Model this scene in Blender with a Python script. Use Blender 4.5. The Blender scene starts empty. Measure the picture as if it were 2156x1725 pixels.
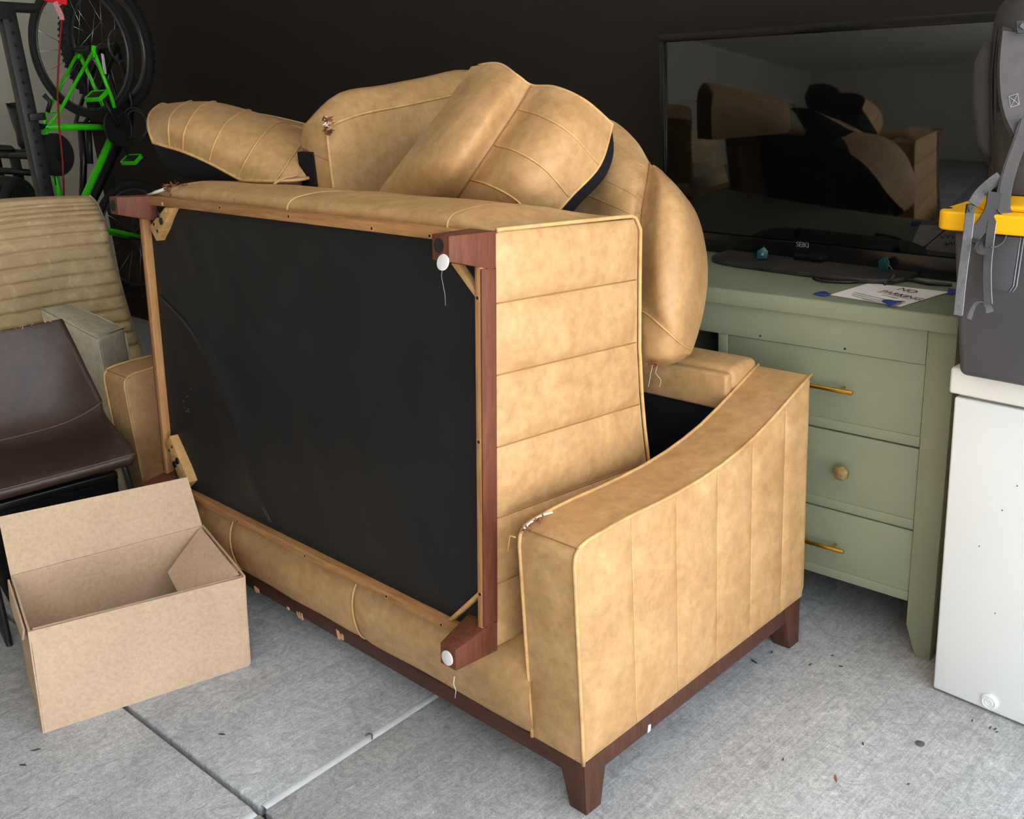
import bpy, bmesh, math, random
from mathutils import Vector, Matrix, noise

random.seed(7)
scene = bpy.context.scene
COL = scene.collection

# ------------------------------------------------------------------ camera, sky, exposure
FOCAL, PCX, PCY = 2150.0, 1078.0, 862.5
CAM = Vector((0.0, 0.0, 1.55))
YAW, PITCH, ROLL = math.radians(46.03), math.radians(19.46), math.radians(3.81)
_f = Vector((-math.sin(YAW)*math.cos(PITCH), math.cos(YAW)*math.cos(PITCH), -math.sin(PITCH)))
_r = Vector((math.cos(YAW), math.sin(YAW), 0.0))
_d = _f.cross(_r)
RIGHT = math.cos(ROLL)*_r + math.sin(ROLL)*_d
DOWN = -math.sin(ROLL)*_r + math.cos(ROLL)*_d
FWD = _f
cam_data = bpy.data.cameras.new('camera')
cam_data.sensor_width = 36.0
cam_data.lens = 36.0*FOCAL/2156.0
cam_data.clip_start = 0.02
cam = bpy.data.objects.new('camera', cam_data)
COL.objects.link(cam)
up = -DOWN
back = -FWD
cam.matrix_world = Matrix(((RIGHT.x, up.x, back.x, CAM.x), (RIGHT.y, up.y, back.y, CAM.y),
                           (RIGHT.z, up.z, back.z, CAM.z), (0, 0, 0, 1)))
scene.camera = cam

world = bpy.data.worlds.new('sky')
scene.world = world
world.use_nodes = True
_bg = world.node_tree.nodes['Background']
_bg.inputs[0].default_value = (0.84, 0.92, 1.0, 1)
_bg.inputs[1].default_value = 4.6
# sun high behind the house: it only reaches the driveway outside the open door
sun_data = bpy.data.lights.new('sun', 'SUN')
sun_data.energy = 85.0
sun_data.angle = math.radians(0.6)
sun_data.color = (1.0, 0.95, 0.88)
sun = bpy.data.objects.new('sun', sun_data)
sun.rotation_euler = Vector((0.55, -0.12, -0.83)).to_track_quat('-Z', 'Y').to_euler()
COL.objects.link(sun)

scene.view_settings.view_transform = 'Standard'
scene.view_settings.look = 'None'
scene.view_settings.gamma = 1.0
scene.view_settings.use_curve_mapping = False
scene.view_settings.exposure = 0.0

# ------------------------------------------------------------------ measuring helpers
def ray(px, py):
    return RIGHT*((px-PCX)/FOCAL) + DOWN*((py-PCY)/FOCAL) + FWD
def at(px, py, dist):
    return CAM + ray(px, py)*dist
def on_z(px, py, z):
    d = ray(px, py); return CAM + d*((z-CAM.z)/d.z)
def on_x(px, py, x):
    d = ray(px, py); return CAM + d*((x-CAM.x)/d.x)
def on_y(px, py, y):
    d = ray(px, py); return CAM + d*((y-CAM.y)/d.y)
def on_plane(px, py, o, n):
    d = ray(px, py); return CAM + d*((Vector(o)-CAM).dot(n)/d.dot(n))

# ------------------------------------------------------------------ object helpers
MW = {}
def tag(o, label=None, cat=None, group=None, kind=None):
    if label: o['label'] = label
    if cat: o['category'] = cat
    if group: o['group'] = group
    if kind: o['kind'] = kind
    return o
def thing(name, label, cat, loc=(0, 0, 0), rot=(0, 0, 0), group=None):
    o = bpy.data.objects.new(name, None)
    o.empty_display_size = 0.1
    COL.objects.link(o)
    o.location = loc
    o.rotation_euler = rot
    from mathutils import Euler
    MW[o.name] = Matrix.Translation(Vector(loc)) @ Euler(rot).to_matrix().to_4x4()
    return tag(o, label, cat, group)
def mk(name, verts, faces, mat, parent=None, smooth=True, world=False, label=None):
    vs = [Vector(v) for v in verts]
    if parent is not None:
        m = MW[parent.name]
        if world:
            inv = m.inverted()
            vs = [inv @ v for v in vs]
    else:
        m = Matrix()
    me = bpy.data.meshes.new(name)
    me.from_pydata([tuple(v) for v in vs], [], faces)
    bm = bmesh.new(); bm.from_mesh(me)
    bmesh.ops.recalc_face_normals(bm, faces=bm.faces)
    bm.to_mesh(me); bm.free()
    if smooth:
        me.shade_smooth()
    me.materials.append(mat)
    o = bpy.data.objects.new(name, me)
    COL.objects.link(o)
    if parent is not None:
        o.parent = parent
    MW[o.name] = m.copy()
    if label: o['label'] = label
    return o
def mkbm(name, bm, mat, parent=None, smooth=True, world=False, label=None, angle=35):
    bmesh.ops.recalc_face_normals(bm, faces=bm.faces)
    if parent is not None:
        m = MW[parent.name]
        if world:
            bmesh.ops.transform(bm, matrix=m.inverted(), verts=bm.verts)
    else:
        m = Matrix()
    me = bpy.data.meshes.new(name)
    if smooth:
        a = math.radians(angle)
        for f in bm.faces: f.smooth = True
        for e in bm.edges:
            if len(e.link_faces) == 2 and e.calc_face_angle(0) > a: e.smooth = False
    bm.to_mesh(me); bm.free()
    me.materials.append(mat)
    o = bpy.data.objects.new(name, me)
    COL.objects.link(o)
    if parent is not None:
        o.parent = parent
    MW[o.name] = m.copy()
    if label: o['label'] = label
    return o
def bevel(bm, w, seg=2, ang=25):
    if w <= 0: return
    es = [e for e in bm.edges if len(e.link_faces) == 2 and e.calc_face_angle(0) > math.radians(ang)]
    bmesh.ops.bevel(bm, geom=es, offset=w, segments=seg, affect='EDGES', profile=0.5, clamp_overlap=True)
def hexa(name, c, mat, parent=None, bev=0.003, world=False, seg=2, label=None):
    """c: 8 corners, bottom ring of 4 then top ring of 4"""
    bm = bmesh.new()
    v = [bm.verts.new(Vector(p)) for p in c]
    for f in ((3, 2, 1, 0), (4, 5, 6, 7), (0, 1, 5, 4), (1, 2, 6, 5), (2, 3, 7, 6), (3, 0, 4, 7)):
        bm.faces.new([v[i] for i in f])
    bmesh.ops.recalc_face_normals(bm, faces=bm.faces)
    bevel(bm, bev, seg)
    return mkbm(name, bm, mat, parent, True, world, label)
def box(name, x, y, z, mat, parent=None, bev=0.003, world=False, seg=2, label=None):
    c = [(x[0], y[0], z[0]), (x[1], y[0], z[0]), (x[1], y[1], z[0]), (x[0], y[1], z[0]),
         (x[0], y[0], z[1]), (x[1], y[0], z[1]), (x[1], y[1], z[1]), (x[0], y[1], z[1])]
    return hexa(name, c, mat, parent, bev, world, seg, label)
def prism(name, poly, ext, mat, parent=None, bev=0.0, world=False, seg=2, label=None, ang=25):
    """poly: 3-D points of one face; ext: extrusion vector"""
    bm = bmesh.new()
    ext = Vector(ext)
    a = [bm.verts.new(Vector(p)) for p in poly]
    b = [bm.verts.new(Vector(p)+ext) for p in poly]
    n = len(poly)
    bm.faces.new(a); bm.faces.new(b[::-1])
    for i in range(n):
        bm.faces.new((a[i], a[(i+1) % n], b[(i+1) % n], b[i]))
    bmesh.ops.recalc_face_normals(bm, faces=bm.faces)
    bevel(bm, bev, seg, ang)
    return mkbm(name, bm, mat, parent, True, world, label)
def tube_data(pts, r, seg=8, closed=False, caps=True):
    pts = [Vector(p) for p in pts]
    n = len(pts)
    vs, fs = [], []
    prev = None
    for i, p in enumerate(pts):
        if closed:
            t = (pts[(i+1) % n]-pts[(i-1) % n])
        else:
            t = pts[min(i+1, n-1)]-pts[max(i-1, 0)]
        t.normalize()
        if prev is None:
            a = Vector((0, 0, 1)) if abs(t.z) < 0.9 else Vector((1, 0, 0))
            nrm = t.cross(a).normalized()
        else:
            nrm = prev - t*prev.dot(t)
            if nrm.length < 1e-6: nrm = t.orthogonal()
            nrm.normalize()
        prev = nrm
        b = t.cross(nrm)
        rr = r[i] if isinstance(r, (list, tuple)) else r
        for k in range(seg):
            an = 2*math.pi*k/seg
            vs.append(p + nrm*math.cos(an)*rr + b*math.sin(an)*rr)
    m = n if closed else n-1
    for i in range(m):
        for k in range(seg):
            a0 = i*seg+k; a1 = i*seg+(k+1) % seg
            j = (i+1) % n
            fs.append((a0, a1, j*seg+(k+1) % seg, j*seg+k))
    if caps and not closed:
        fs.append(tuple(range(seg))[::-1])
        fs.append(tuple((n-1)*seg+k for k in range(seg)))
    return vs, fs
def tube(name, pts, r, mat, parent=None, seg=8, closed=False, world=False, label=None):
    vs, fs = tube_data(pts, r, seg, closed)
    return mk(name, vs, fs, mat, parent, True, world, label)
def join_data(parts):
    V, Fc = [], []
    for vs, fs in parts:
        o = len(V); V += list(vs); Fc += [tuple(i+o for i in f) for f in fs]
    return V, Fc
def cr(pts, n):
    """Catmull-Rom through points (tuples of any length), n samples a span"""
    out = []
    m = len(pts)
    for i in range(m-1):
        p0 = pts[max(i-1, 0)]; p1 = pts[i]; p2 = pts[i+1]; p3 = pts[min(i+2, m-1)]
        if i == 0: p0 = tuple(2*a-b for a, b in zip(p1, p2))
        if i == m-2: p3 = tuple(2*a-b for a, b in zip(p2, p1))
        for k in range(n):
            t = k/n
            out.append(tuple(0.5*((2*b)+(-a+c)*t+(2*a-5*b+4*c-d)*t*t+(-a+3*b-3*c+d)*t**3)
                             for a, b, c, d in zip(p0, p1, p2, p3)))
    out.append(tuple(pts[-1]))
    return out
def upgrid(g, n, m):
    rows = [cr([tuple(p) for p in r], m) for r in g]
    cols = [cr([rows[i][j] for i in range(len(rows))], n) for j in range(len(rows[0]))]
    return [[Vector(cols[j][i]) for j in range(len(cols))] for i in range(len(cols[0]))]
def grid_faces(R, C, off=0, flip=False):
    f = []
    for i in range(R-1):
        for j in range(C-1):
            q = (off+i*C+j, off+i*C+j+1, off+(i+1)*C+j+1, off+(i+1)*C+j)
            f.append(q[::-1] if flip else q)
    return f
def ribbon(name, pts, width_dir, w, th, mat, parent=None, world=False, label=None, n=6):
    """flat strap along a smooth path; width_dir a vector or list of vectors"""
    P = [Vector(p) for p in cr([tuple(p) for p in pts], n)]
    vs, fs = [], []
    N = len(P)
    for i, p in enumerate(P):
        t = (P[min(i+1, N-1)]-P[max(i-1, 0)]).normalized()
        if isinstance(width_dir, list):
            k = i/(N-1)*(len(width_dir)-1); a = int(min(k, len(width_dir)-2)); wd = Vector(width_dir[a]).lerp(Vector(width_dir[a+1]), k-a)
        else:
            wd = Vector(width_dir)
        wd = (wd - t*wd.dot(t)).normalized()
        nn = t.cross(wd)
        for a, b in ((-1, -1), (1, -1), (1, 1), (-1, 1)):
            vs.append(p + wd*(a*w/2) + nn*(b*th/2))
    for i in range(N-1):
        for k in range(4):
            fs.append((i*4+k, i*4+(k+1) % 4, (i+1)*4+(k+1) % 4, (i+1)*4+k))
    fs.append((3, 2, 1, 0)); fs.append(tuple((N-1)*4+k for k in range(4)))
    return mk(name, vs, fs, mat, parent, False, world, label)
def cyl(name, p0, p1, r, mat, parent=None, seg=20, world=False, label=None, r2=None, bev=0.0):
    p0 = Vector(p0); p1 = Vector(p1)
    vs, fs = tube_data([p0, p1], [r, r if r2 is None else r2], seg)
    bm = bmesh.new()
    bv = [bm.verts.new(v) for v in vs]
    for f in fs: bm.faces.new([bv[i] for i in f])
    bmesh.ops.recalc_face_normals(bm, faces=bm.faces)
    bevel(bm, bev, 2, 50)
    return mkbm(name, bm, mat, parent, True, world, label)
def puff(fn, nrm, bulge, ns=10, nt=16, e=4):
    """patch fn(s,t)->point bulged along nrm(s,t) or a vector, edges left in place"""
    vs = []
    for i in range(nt+1):
        for j in range(ns+1):
            s, t = j/ns, i/nt
            b = bulge*(1-abs(2*s-1)**e)*(1-abs(2*t-1)**(e*2))
            n = nrm(s, t) if callable(nrm) else Vector(nrm)
            vs.append(Vector(fn(s, t)) + n*b)
    return vs, grid_faces(nt+1, ns+1)
def text_mesh(name, body, size, mat, parent, M, align='CENTER', extrude=0.0004, label=None, shear=0, spacing=1.0):
    cu = bpy.data.curves.new(name, 'FONT')
    cu.body = body; cu.size = size; cu.align_x = align; cu.extrude = extrude; cu.shear = shear
    cu.space_character = spacing
    tmp = bpy.data.objects.new(name+'_tmp', cu)
    COL.objects.link(tmp)
    dg = bpy.context.evaluated_depsgraph_get()
    me = bpy.data.meshes.new_from_object(tmp.evaluated_get(dg))
    bpy.data.objects.remove(tmp)
    me.name = name
    me.transform(M)
    me.materials.clear(); me.materials.append(mat)
    o = bpy.data.objects.new(name, me)
    COL.objects.link(o); o.parent = parent
    MW[o.name] = MW[parent.name].copy()
    if label: o['label'] = label
    return o

# ------------------------------------------------------------------ materials
def srgb(r, g, b):
    def c(v):
        v /= 255.0
        return v/12.92 if v <= 0.04045 else ((v+0.055)/1.055)**2.4
    return (c(r), c(g), c(b), 1.0)
def new_mat(name):
    m = bpy.data.materials.new(name); m.use_nodes = True
    nt = m.node_tree
    return m, nt, nt.nodes['Principled BSDF']
def coords(nt, scale=(1, 1, 1), rot=(0, 0, 0)):
    tc = nt.nodes.new('ShaderNodeTexCoord'); mp = nt.nodes.new('ShaderNodeMapping')
    mp.inputs['Scale'].default_value = scale; mp.inputs['Rotation'].default_value = rot
    nt.links.new(tc.outputs['Object'], mp.inputs['Vector'])
    return mp.outputs['Vector']
def noise_node(nt, vec, scale, detail=4, rough=0.55, dist=0.0):
    n = nt.nodes.new('ShaderNodeTexNoise')
    n.inputs['Scale'].default_value = scale; n.inputs['Detail'].default_value = detail
    n.inputs['Roughness'].default_value = rough; n.inputs['Distortion'].default_value = dist
    nt.links.new(vec, n.inputs['Vector'])
    return n.outputs['Fac']
def ramp(nt, fac, stops):
    r = nt.nodes.new('ShaderNodeValToRGB')
    while len(r.color_ramp.elements) < len(stops): r.color_ramp.elements.new(0.5)
    for e, (p, c) in zip(r.color_ramp.elements, stops):
        e.position = p; e.color = c
    nt.links.new(fac, r.inputs['Fac'])
    return r.outputs['Color']
def mix(nt, fac, a, b, mode='MIX'):
    m = nt.nodes.new('ShaderNodeMix'); m.data_type = 'RGBA'; m.blend_type = mode
    for sock, v in ((m.inputs[0], fac), (m.inputs[6], a), (m.inputs[7], b)):
        if isinstance(v, (int, float)): sock.default_value = v
        elif isinstance(v, tuple): sock.default_value = v
        else: nt.links.new(v, sock)
    return m.outputs[2]
def bump(nt, bsdf, h, strength=0.2, dist=0.002):
    b = nt.nodes.new('ShaderNodeBump')
    b.inputs['Strength'].default_value = strength; b.inputs['Distance'].default_value = dist
    nt.links.new(h, b.inputs['Height']); nt.links.new(b.outputs['Normal'], bsdf.inputs['Normal'])
def m_plain(name, col, rough=0.5, metal=0.0, var=0.12, scale=12, bumps=0.0, bscale=200, spec=0.5):
    m, nt, b = new_mat(name)
    v = coords(nt)
    f = noise_node(nt, v, scale)
    lo = tuple(c*(1-var) for c in col[:3])+(1,); hi = tuple(min(1, c*(1+var)) for c in col[:3])+(1,)
    nt.links.new(ramp(nt, f, [(0.3, lo), (0.7, hi)]), b.inputs['Base Color'])
    b.inputs['Roughness'].default_value = rough; b.inputs['Metallic'].default_value = metal
    b.inputs['Specular IOR Level'].default_value = spec
    if bumps: bump(nt, b, noise_node(nt, v, bscale, 3), bumps, 0.001)
    return m
def m_leather(name, base, dark, light, rough=0.45, grain=420, patch=9):
    m, nt, b = new_mat(name)
    v = coords(nt)
    f1 = noise_node(nt, v, patch, 6, 0.62, 0.6)
    f2 = noise_node(nt, v, 38, 5, 0.65)
    c1 = ramp(nt, f1, [(0.28, dark), (0.5, base), (0.74, light)])
    c2 = ramp(nt, f2, [(0.3, (0.80, 0.80, 0.80, 1)), (0.7, (1.1, 1.1, 1.1, 1))])
    nt.links.new(mix(nt, 1.0, c1, c2, 'MULTIPLY'), b.inputs['Base Color'])
    b.inputs['Roughness'].default_value = rough
    b.inputs['Specular IOR Level'].default_value = 0.4
    vo = nt.nodes.new('ShaderNodeTexVoronoi'); vo.inputs['Scale'].default_value = grain
    nt.links.new(v, vo.inputs['Vector'])
    bump(nt, b, vo.outputs['Distance'], 0.16, 0.0012)
    return m
def m_wood(name, a, bcol, rough=0.45, scale=(60, 60, 4), wear=None):
    m, nt, b = new_mat(name)
    v = coords(nt, scale)
    f = noise_node(nt, v, 1.6, 6, 0.6, 0.8)
    c = ramp(nt, f, [(0.3, a), (0.7, bcol)])
    if wear:
        f2 = noise_node(nt, coords(nt, (14, 14, 14)), 2.0, 6, 0.7)
        c = mix(nt, ramp(nt, f2, [(0.62, (0, 0, 0, 1)), (0.72, (1, 1, 1, 1))]), c, wear)
    nt.links.new(c, b.inputs['Base Color'])
    b.inputs['Roughness'].default_value = rough
    b.inputs['Specular IOR Level'].default_value = 0.22
    bump(nt, b, f, 0.08, 0.001)
    return m

M = {}
M['tan'] = m_leather('tan_leather', srgb(187, 146, 98), srgb(175, 132, 84), srgb(198, 158, 110), 0.5)
M['tan_seam'] = m_plain('tan_stitching', srgb(150, 106, 62), 0.6)
M['tan_pipe'] = m_leather('tan_piping', srgb(206, 162, 106), srgb(188, 142, 88), srgb(218, 178, 124))
M['torn'] = m_plain('torn_leather', srgb(120, 66, 44), 0.9, var=0.5, scale=140, bumps=0.6)
M['foam'] = m_plain('white_piping_core', srgb(235, 230, 220), 0.7)
M['wood'] = m_wood('raw_frame_wood', srgb(150, 104, 62), srgb(190, 142, 92), 0.55, (60, 60, 5))
M['woodx'] = m_wood('raw_frame_wood_lengthwise', srgb(138, 94, 54), srgb(180, 132, 84), 0.55, (5, 60, 60))
M['brace'] = m_wood('pale_brace_wood', srgb(172, 130, 78), srgb(200, 158, 104), 0.55, (22, 22, 22))
M['stain'] = m_wood('stained_wood', srgb(84, 45, 30), srgb(112, 64, 45), 0.55, (50, 50, 6))
M['stain_dark'] = m_wood('dark_leg_wood', srgb(68, 42, 31), srgb(90, 58, 44), 0.45, (50, 50, 6))
M['stainx'] = m_wood('dark_base_wood', srgb(62, 37, 29), srgb(84, 52, 41), 0.45, (6, 50, 50))
M['chip'] = m_plain('bare_wood_chip', srgb(214, 164, 124), 0.8)
M['felt'] = m_plain('white_felt', srgb(220, 215, 212), 0.95, bumps=0.5)
M['hole'] = m_plain('dark_hole', srgb(26, 20, 17), 0.9)
M['fabric'] = m_plain('black_dust_cover', srgb(25, 24, 24), 0.6, var=0.3, scale=5, bumps=0.15, bscale=600, spec=0.35)
M['coverseam'] = m_plain('dust_cover_seam', srgb(42, 41, 42), 0.7)
M['blackcloth'] = m_plain('black_cushion_fabric', srgb(22, 22, 24), 0.9, bumps=0.3, bscale=500, spec=0.2)
M['black'] = m_plain('black_plastic', srgb(18, 18, 19), 0.35)
M['blackmetal'] = m_plain('black_steel', srgb(34, 33, 33), 0.45, var=0.2)
M['tyre'] = m_plain('tyre_rubber', srgb(30, 29, 28), 0.8, bumps=0.6, bscale=120)
M['rim'] = m_plain('grey_rim', srgb(92, 90, 88), 0.35, 0.5)
M['spoke'] = m_plain('steel_spoke', srgb(190, 190, 190), 0.25, 1.0)
M['lime'] = m_plain('lime_green_paint', srgb(70, 226, 22), 0.3, var=0.05)
M['red'] = m_plain('red_cord', srgb(150, 24, 20), 0.6)
M['redtag'] = m_plain('red_tag', srgb(240, 30, 40), 0.5)
M['pink'] = m_plain('pink_webbing', srgb(235, 150, 150), 0.8, var=0.4, scale=180)
M['card'] = None
M['green'] = None
def m_card():
    m, nt, b = new_mat('cardboard')
    v = coords(nt)
    f = noise_node(nt, v, 90, 4, 0.6); f2 = noise_node(nt, v, 6, 3)
    c = ramp(nt, f, [(0.3, srgb(196, 166, 136)), (0.7, srgb(213, 184, 155))])
    c = mix(nt, 1.0, c, ramp(nt, f2, [(0.3, (0.93, 0.92, 0.92, 1)), (0.7, (1.03, 1.03, 1.03, 1))]), 'MULTIPLY')
    nt.links.new(c, b.inputs['Base Color']); b.inputs['Roughness'].default_value = 0.85
    b.inputs['Specular IOR Level'].default_value = 0.25
    bump(nt, b, noise_node(nt, coords(nt, (300, 300, 20)), 1.0, 2), 0.08, 0.001)
    return m
M['card'] = m_card()
M['cardedge'] = m_plain('cardboard_edge', srgb(150, 112, 78), 0.9, var=0.25, scale=160)
M['tape'] = m_plain('brown_packing_tape', srgb(172, 128, 84), 0.3, var=0.06)
M['cleartape'] = m_plain('clear_packing_tape', srgb(204, 172, 134), 0.25, var=0.06)
M['green'] = m_plain('sage_green_paint', srgb(128, 131, 105), 0.5, var=0.05, scale=5, bumps=0.12, bscale=90)
M['greenside'] = m_plain('sage_green_top', srgb(118, 123, 98), 0.5, var=0.1, scale=4, bumps=0.1, bscale=70)
M['brass'] = m_plain('brass', srgb(206, 158, 66), 0.3, 1.0, var=0.08)
M['oldbrass'] = m_plain('hammered_brass', srgb(178, 150, 104), 0.45, 0.8, var=0.35, scale=120, bumps=0.5, bscale=200)
M['white'] = m_plain('white_enamel', srgb(226, 228, 226), 0.35, var=0.02, scale=3)
M['cream_enamel'] = m_plain('aged_white_enamel', srgb(232, 230, 222), 0.35, var=0.02, scale=3)
M['gasket'] = m_plain('grey_gasket', srgb(120, 120, 118), 0.7)
M['bin'] = m_plain('grey_bin_plastic', srgb(70, 70, 74), 0.5, var=0.06, bumps=0.1)
M['yellow'] = m_plain('yellow_plastic', srgb(250, 186, 8), 0.4, var=0.03)
M['pack'] = m_plain('grey_pack_nylon', srgb(68, 65, 64), 0.8, var=0.12, scale=30, bumps=0.3, bscale=700)
M['packdark'] = m_plain('dark_pack_nylon', srgb(46, 45, 46), 0.8, var=0.12, scale=30, bumps=0.3, bscale=700)
M['packlight'] = m_plain('grey_webbing', srgb(76, 74, 74), 0.8, var=0.2, scale=160, bumps=0.4, bscale=500)
M['stitch'] = m_plain('white_stitching', srgb(160, 158, 158), 0.8)
M['screen'] = m_plain('glossy_screen', srgb(9, 9, 9), 0.04, var=0.0, spec=1.0)
M['tvbezel'] = m_plain('gloss_black_bezel', srgb(14, 14, 14), 0.22, var=0.1)
M['dusty'] = m_plain('dusty_black_gloss', srgb(44, 40, 37), 0.5, var=0.7, scale=14)
M['silver'] = m_plain('silver_print', srgb(120, 120, 120), 0.4)
M['paper'] = m_plain('white_paper', srgb(236, 230, 226), 0.8, var=0.02)
M['ink'] = m_plain('dark_red_ink', srgb(96, 32, 40), 0.8)
M['inkgrey'] = m_plain('grey_ink', srgb(150, 140, 136), 0.8)
M['inkyellow'] = m_plain('olive_ink', srgb(170, 150, 80), 0.8)
M['bluetape'] = m_plain('blue_masking_tape', srgb(34, 58, 130), 0.7, var=0.15, scale=60)
M['teal'] = m_plain('teal_plastic', srgb(16, 70, 74), 0.4)
M['brown'] = m_leather('brown_leather', srgb(66, 46, 39), srgb(56, 38, 32), srgb(76, 54, 46), 0.36, 300, 5)
M['brownthread'] = m_plain('brown_thread', srgb(128, 100, 84), 0.7)
M['cream'] = m_leather('cream_leather', srgb(212, 200, 174), srgb(202, 190, 163), srgb(222, 211, 187), 0.45, 260, 5)
def m_mattress():
    m, nt, b = new_mat('tan_quilted_cotton')
    v = coords(nt)
    f = noise_node(nt, v, 16, 6, 0.7, 1.2)
    c = ramp(nt, f, [(0.35, srgb(206, 178, 132)), (0.56, srgb(216, 189, 145)), (0.66, srgb(230, 208, 168))])
    nt.links.new(c, b.inputs['Base Color']); b.inputs['Roughness'].default_value = 0.9
    b.inputs['Specular IOR Level'].default_value = 0.2
    bump(nt, b, noise_node(nt, v, 60, 4, 0.7, 1.0), 0.35, 0.004)
    return m
M['quilt'] = m_mattress()
def m_concrete():
    m, nt, b = new_mat('broomed_concrete')
    v = coords(nt, (1, 1, 1), (0, 0, math.radians(-1.9)))
    tc = coords(nt, (210, 5, 1), (0, 0, math.radians(3.5)))
    big = noise_node(nt, v, 2.2, 6, 0.6, 0.4)
    mid = noise_node(nt, v, 22, 8, 0.72, 2.2)
    fine = noise_node(nt, v, 90, 6, 0.75, 3.0)
    streak = noise_node(nt, tc, 1.0, 4, 0.6, 0.3)
    c = ramp(nt, big, [(0.3, srgb(160, 160, 160)), (0.7, srgb(188, 188, 188))])
    c = mix(nt, 1.0, c, ramp(nt, mid, [(0.36, (0.74, 0.74, 0.75, 1)), (0.52, (0.98, 0.98, 0.98, 1)), (0.68, (1.20, 1.20, 1.19, 1))]), 'MULTIPLY')
    c = mix(nt, 0.9, c, ramp(nt, fine, [(0.36, (0.68, 0.68, 0.69, 1)), (0.5, (0.97, 0.97, 0.97, 1)), (0.64, (1.32, 1.32, 1.32, 1))]), 'MULTIPLY')
    c = mix(nt, 0.9, c, ramp(nt, streak, [(0.34, (0.84, 0.84, 0.84, 1)), (0.66, (1.12, 1.12, 1.12, 1))]), 'MULTIPLY')
    sp = noise_node(nt, v, 260, 2, 0.5)
    c = mix(nt, ramp(nt, sp, [(0.70, (0, 0, 0, 1)), (0.76, (1, 1, 1, 1))]), c, srgb(92, 90, 88))
    nt.links.new(c, b.inputs['Base Color'])
    b.inputs['Roughness'].default_value = 0.72
    b.inputs['Specular IOR Level'].default_value = 0.35
    bump(nt, b, streak, 0.22, 0.002)
    return m
M['concrete'] = m_concrete()
M['jointstrip'] = m_plain('pale_joint_strip', srgb(206, 209, 212), 0.6, var=0.12, scale=20, bumps=0.3)
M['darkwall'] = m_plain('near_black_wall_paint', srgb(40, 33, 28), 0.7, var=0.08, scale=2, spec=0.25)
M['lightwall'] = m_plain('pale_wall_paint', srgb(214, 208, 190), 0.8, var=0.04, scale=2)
M['ceilingpaint'] = m_plain('ceiling_paint', srgb(236, 234, 228), 0.9, var=0.03)
M['leaf'] = m_plain('dry_leaf', srgb(140, 72, 52), 0.8)
M['debris'] = m_plain('dark_debris', srgb(58, 60, 54), 0.8)
M['coin'] = m_plain('dull_metal_disc', srgb(116, 114, 112), 0.45, 0.6)

# ------------------------------------------------------------------ the garage
WALL_Y, WALL_X, OPEN_X, FRONT_Y, CEIL = 2.90, -6.72, 0.45, -4.6, 2.9
def struct(o): o['kind'] = 'structure'; return o
J = on_z(545, 1705, 0)
ja = math.radians(1.9)
ax = Vector((math.cos(ja), math.sin(ja), 0)); ay = Vector((-math.sin(ja), math.cos(ja), 0))
floor_root = thing('floor', None, None, (0, 0, 0))
struct(floor_root)
def slab(sx, sy, gx, gy):
    ex = OPEN_X if sx > 0 else WALL_X-0.1
    ey = WALL_Y+0.1 if sy > 0 else FRONT_Y-0.1
    def onlineA(x, g): k = (x-J.x)/ax.x; return J + ax*k + ay*(g*sy)
    def onlineB(y, g): k = (y-J.y)/ay.y; return J + ay*k + ax*(g*sx)
    c0 = J + ax*(gx*sx) + ay*(gy*sy)
    pA = onlineA(ex, gy); pB = onlineB(ey, gx)
    poly = [c0, Vector((ex, pA.y, 0)), Vector((ex, ey, 0)), Vector((pB.x, ey, 0))]
    return prism('slab', poly, (0, 0, -0.12), M['concrete'], floor_root, 0.006, True, 3)
for sx in (1, -1):
    for sy in (1, -1):
        slab(sx, sy, 0.010, 0.006)
jf = []
for y0, y1 in ((-1.2, -0.012), (0.012, 2.0)):
    a = J + ay*y0; b = J + ay*y1
    vs, fs = [], []
    for k in range(9):
        u = -1+k/4.0
        z = 0.0012-0.0035*u*u
        for p in (a, b): vs.append(p + ax*(u*0.0155) + Vector((0, 0, z)))
    for k in range(8): fs.append((2*k, 2*k+1, 2*k+3, 2*k+2))
    s = mk('joint_strip', vs, fs, M['jointstrip'], floor_root, True, True)  # pale, slightly convex strip laid along the joint
prism('joint_bed', [(WALL_X-.1, FRONT_Y-.1, -0.03), (OPEN_X-.01, FRONT_Y-.1, -0.03), (OPEN_X-.01, WALL_Y+.1, -0.03), (WALL_X-.1, WALL_Y+.1, -0.03)], (0, 0, -0.08),
      m_plain('joint_bed_grey', srgb(70, 68, 66), 0.9), floor_root)  # dark grey bed below the slabs, visible in the open joints
drv = box('driveway', (OPEN_X+0.012, 14), (-12, 12), (-0.14, -0.02), M['concrete'], None, 0.004); struct(drv)
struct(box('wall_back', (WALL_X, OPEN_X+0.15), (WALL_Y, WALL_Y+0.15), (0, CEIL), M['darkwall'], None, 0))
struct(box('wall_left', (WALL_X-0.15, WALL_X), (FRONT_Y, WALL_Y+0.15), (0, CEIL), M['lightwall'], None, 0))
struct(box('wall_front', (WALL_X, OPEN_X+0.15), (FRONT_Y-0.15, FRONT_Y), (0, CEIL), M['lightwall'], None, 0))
wr = thing('wall_right', None, None, (OPEN_X, 0, 0)); struct(wr)
box('pier', (OPEN_X, OPEN_X+0.15), (FRONT_Y, -1.75), (0, CEIL), M['lightwall'], wr, 0, True)
box('pier', (OPEN_X, OPEN_X+0.15), (WALL_Y-0.2, WALL_Y), (0, CEIL), M['lightwall'], wr, 0, True)
box('header', (OPEN_X, OPEN_X+0.15), (-1.75, WALL_Y-0.2), (2.7, CEIL), M['lightwall'], wr, 0, True)
struct(box('ceiling', (WALL_X-0.15, OPEN_X+0.15), (FRONT_Y-0.15, WALL_Y+0.15), (CEIL, CEIL+0.12), M['ceilingpaint'], None, 0))
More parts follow.
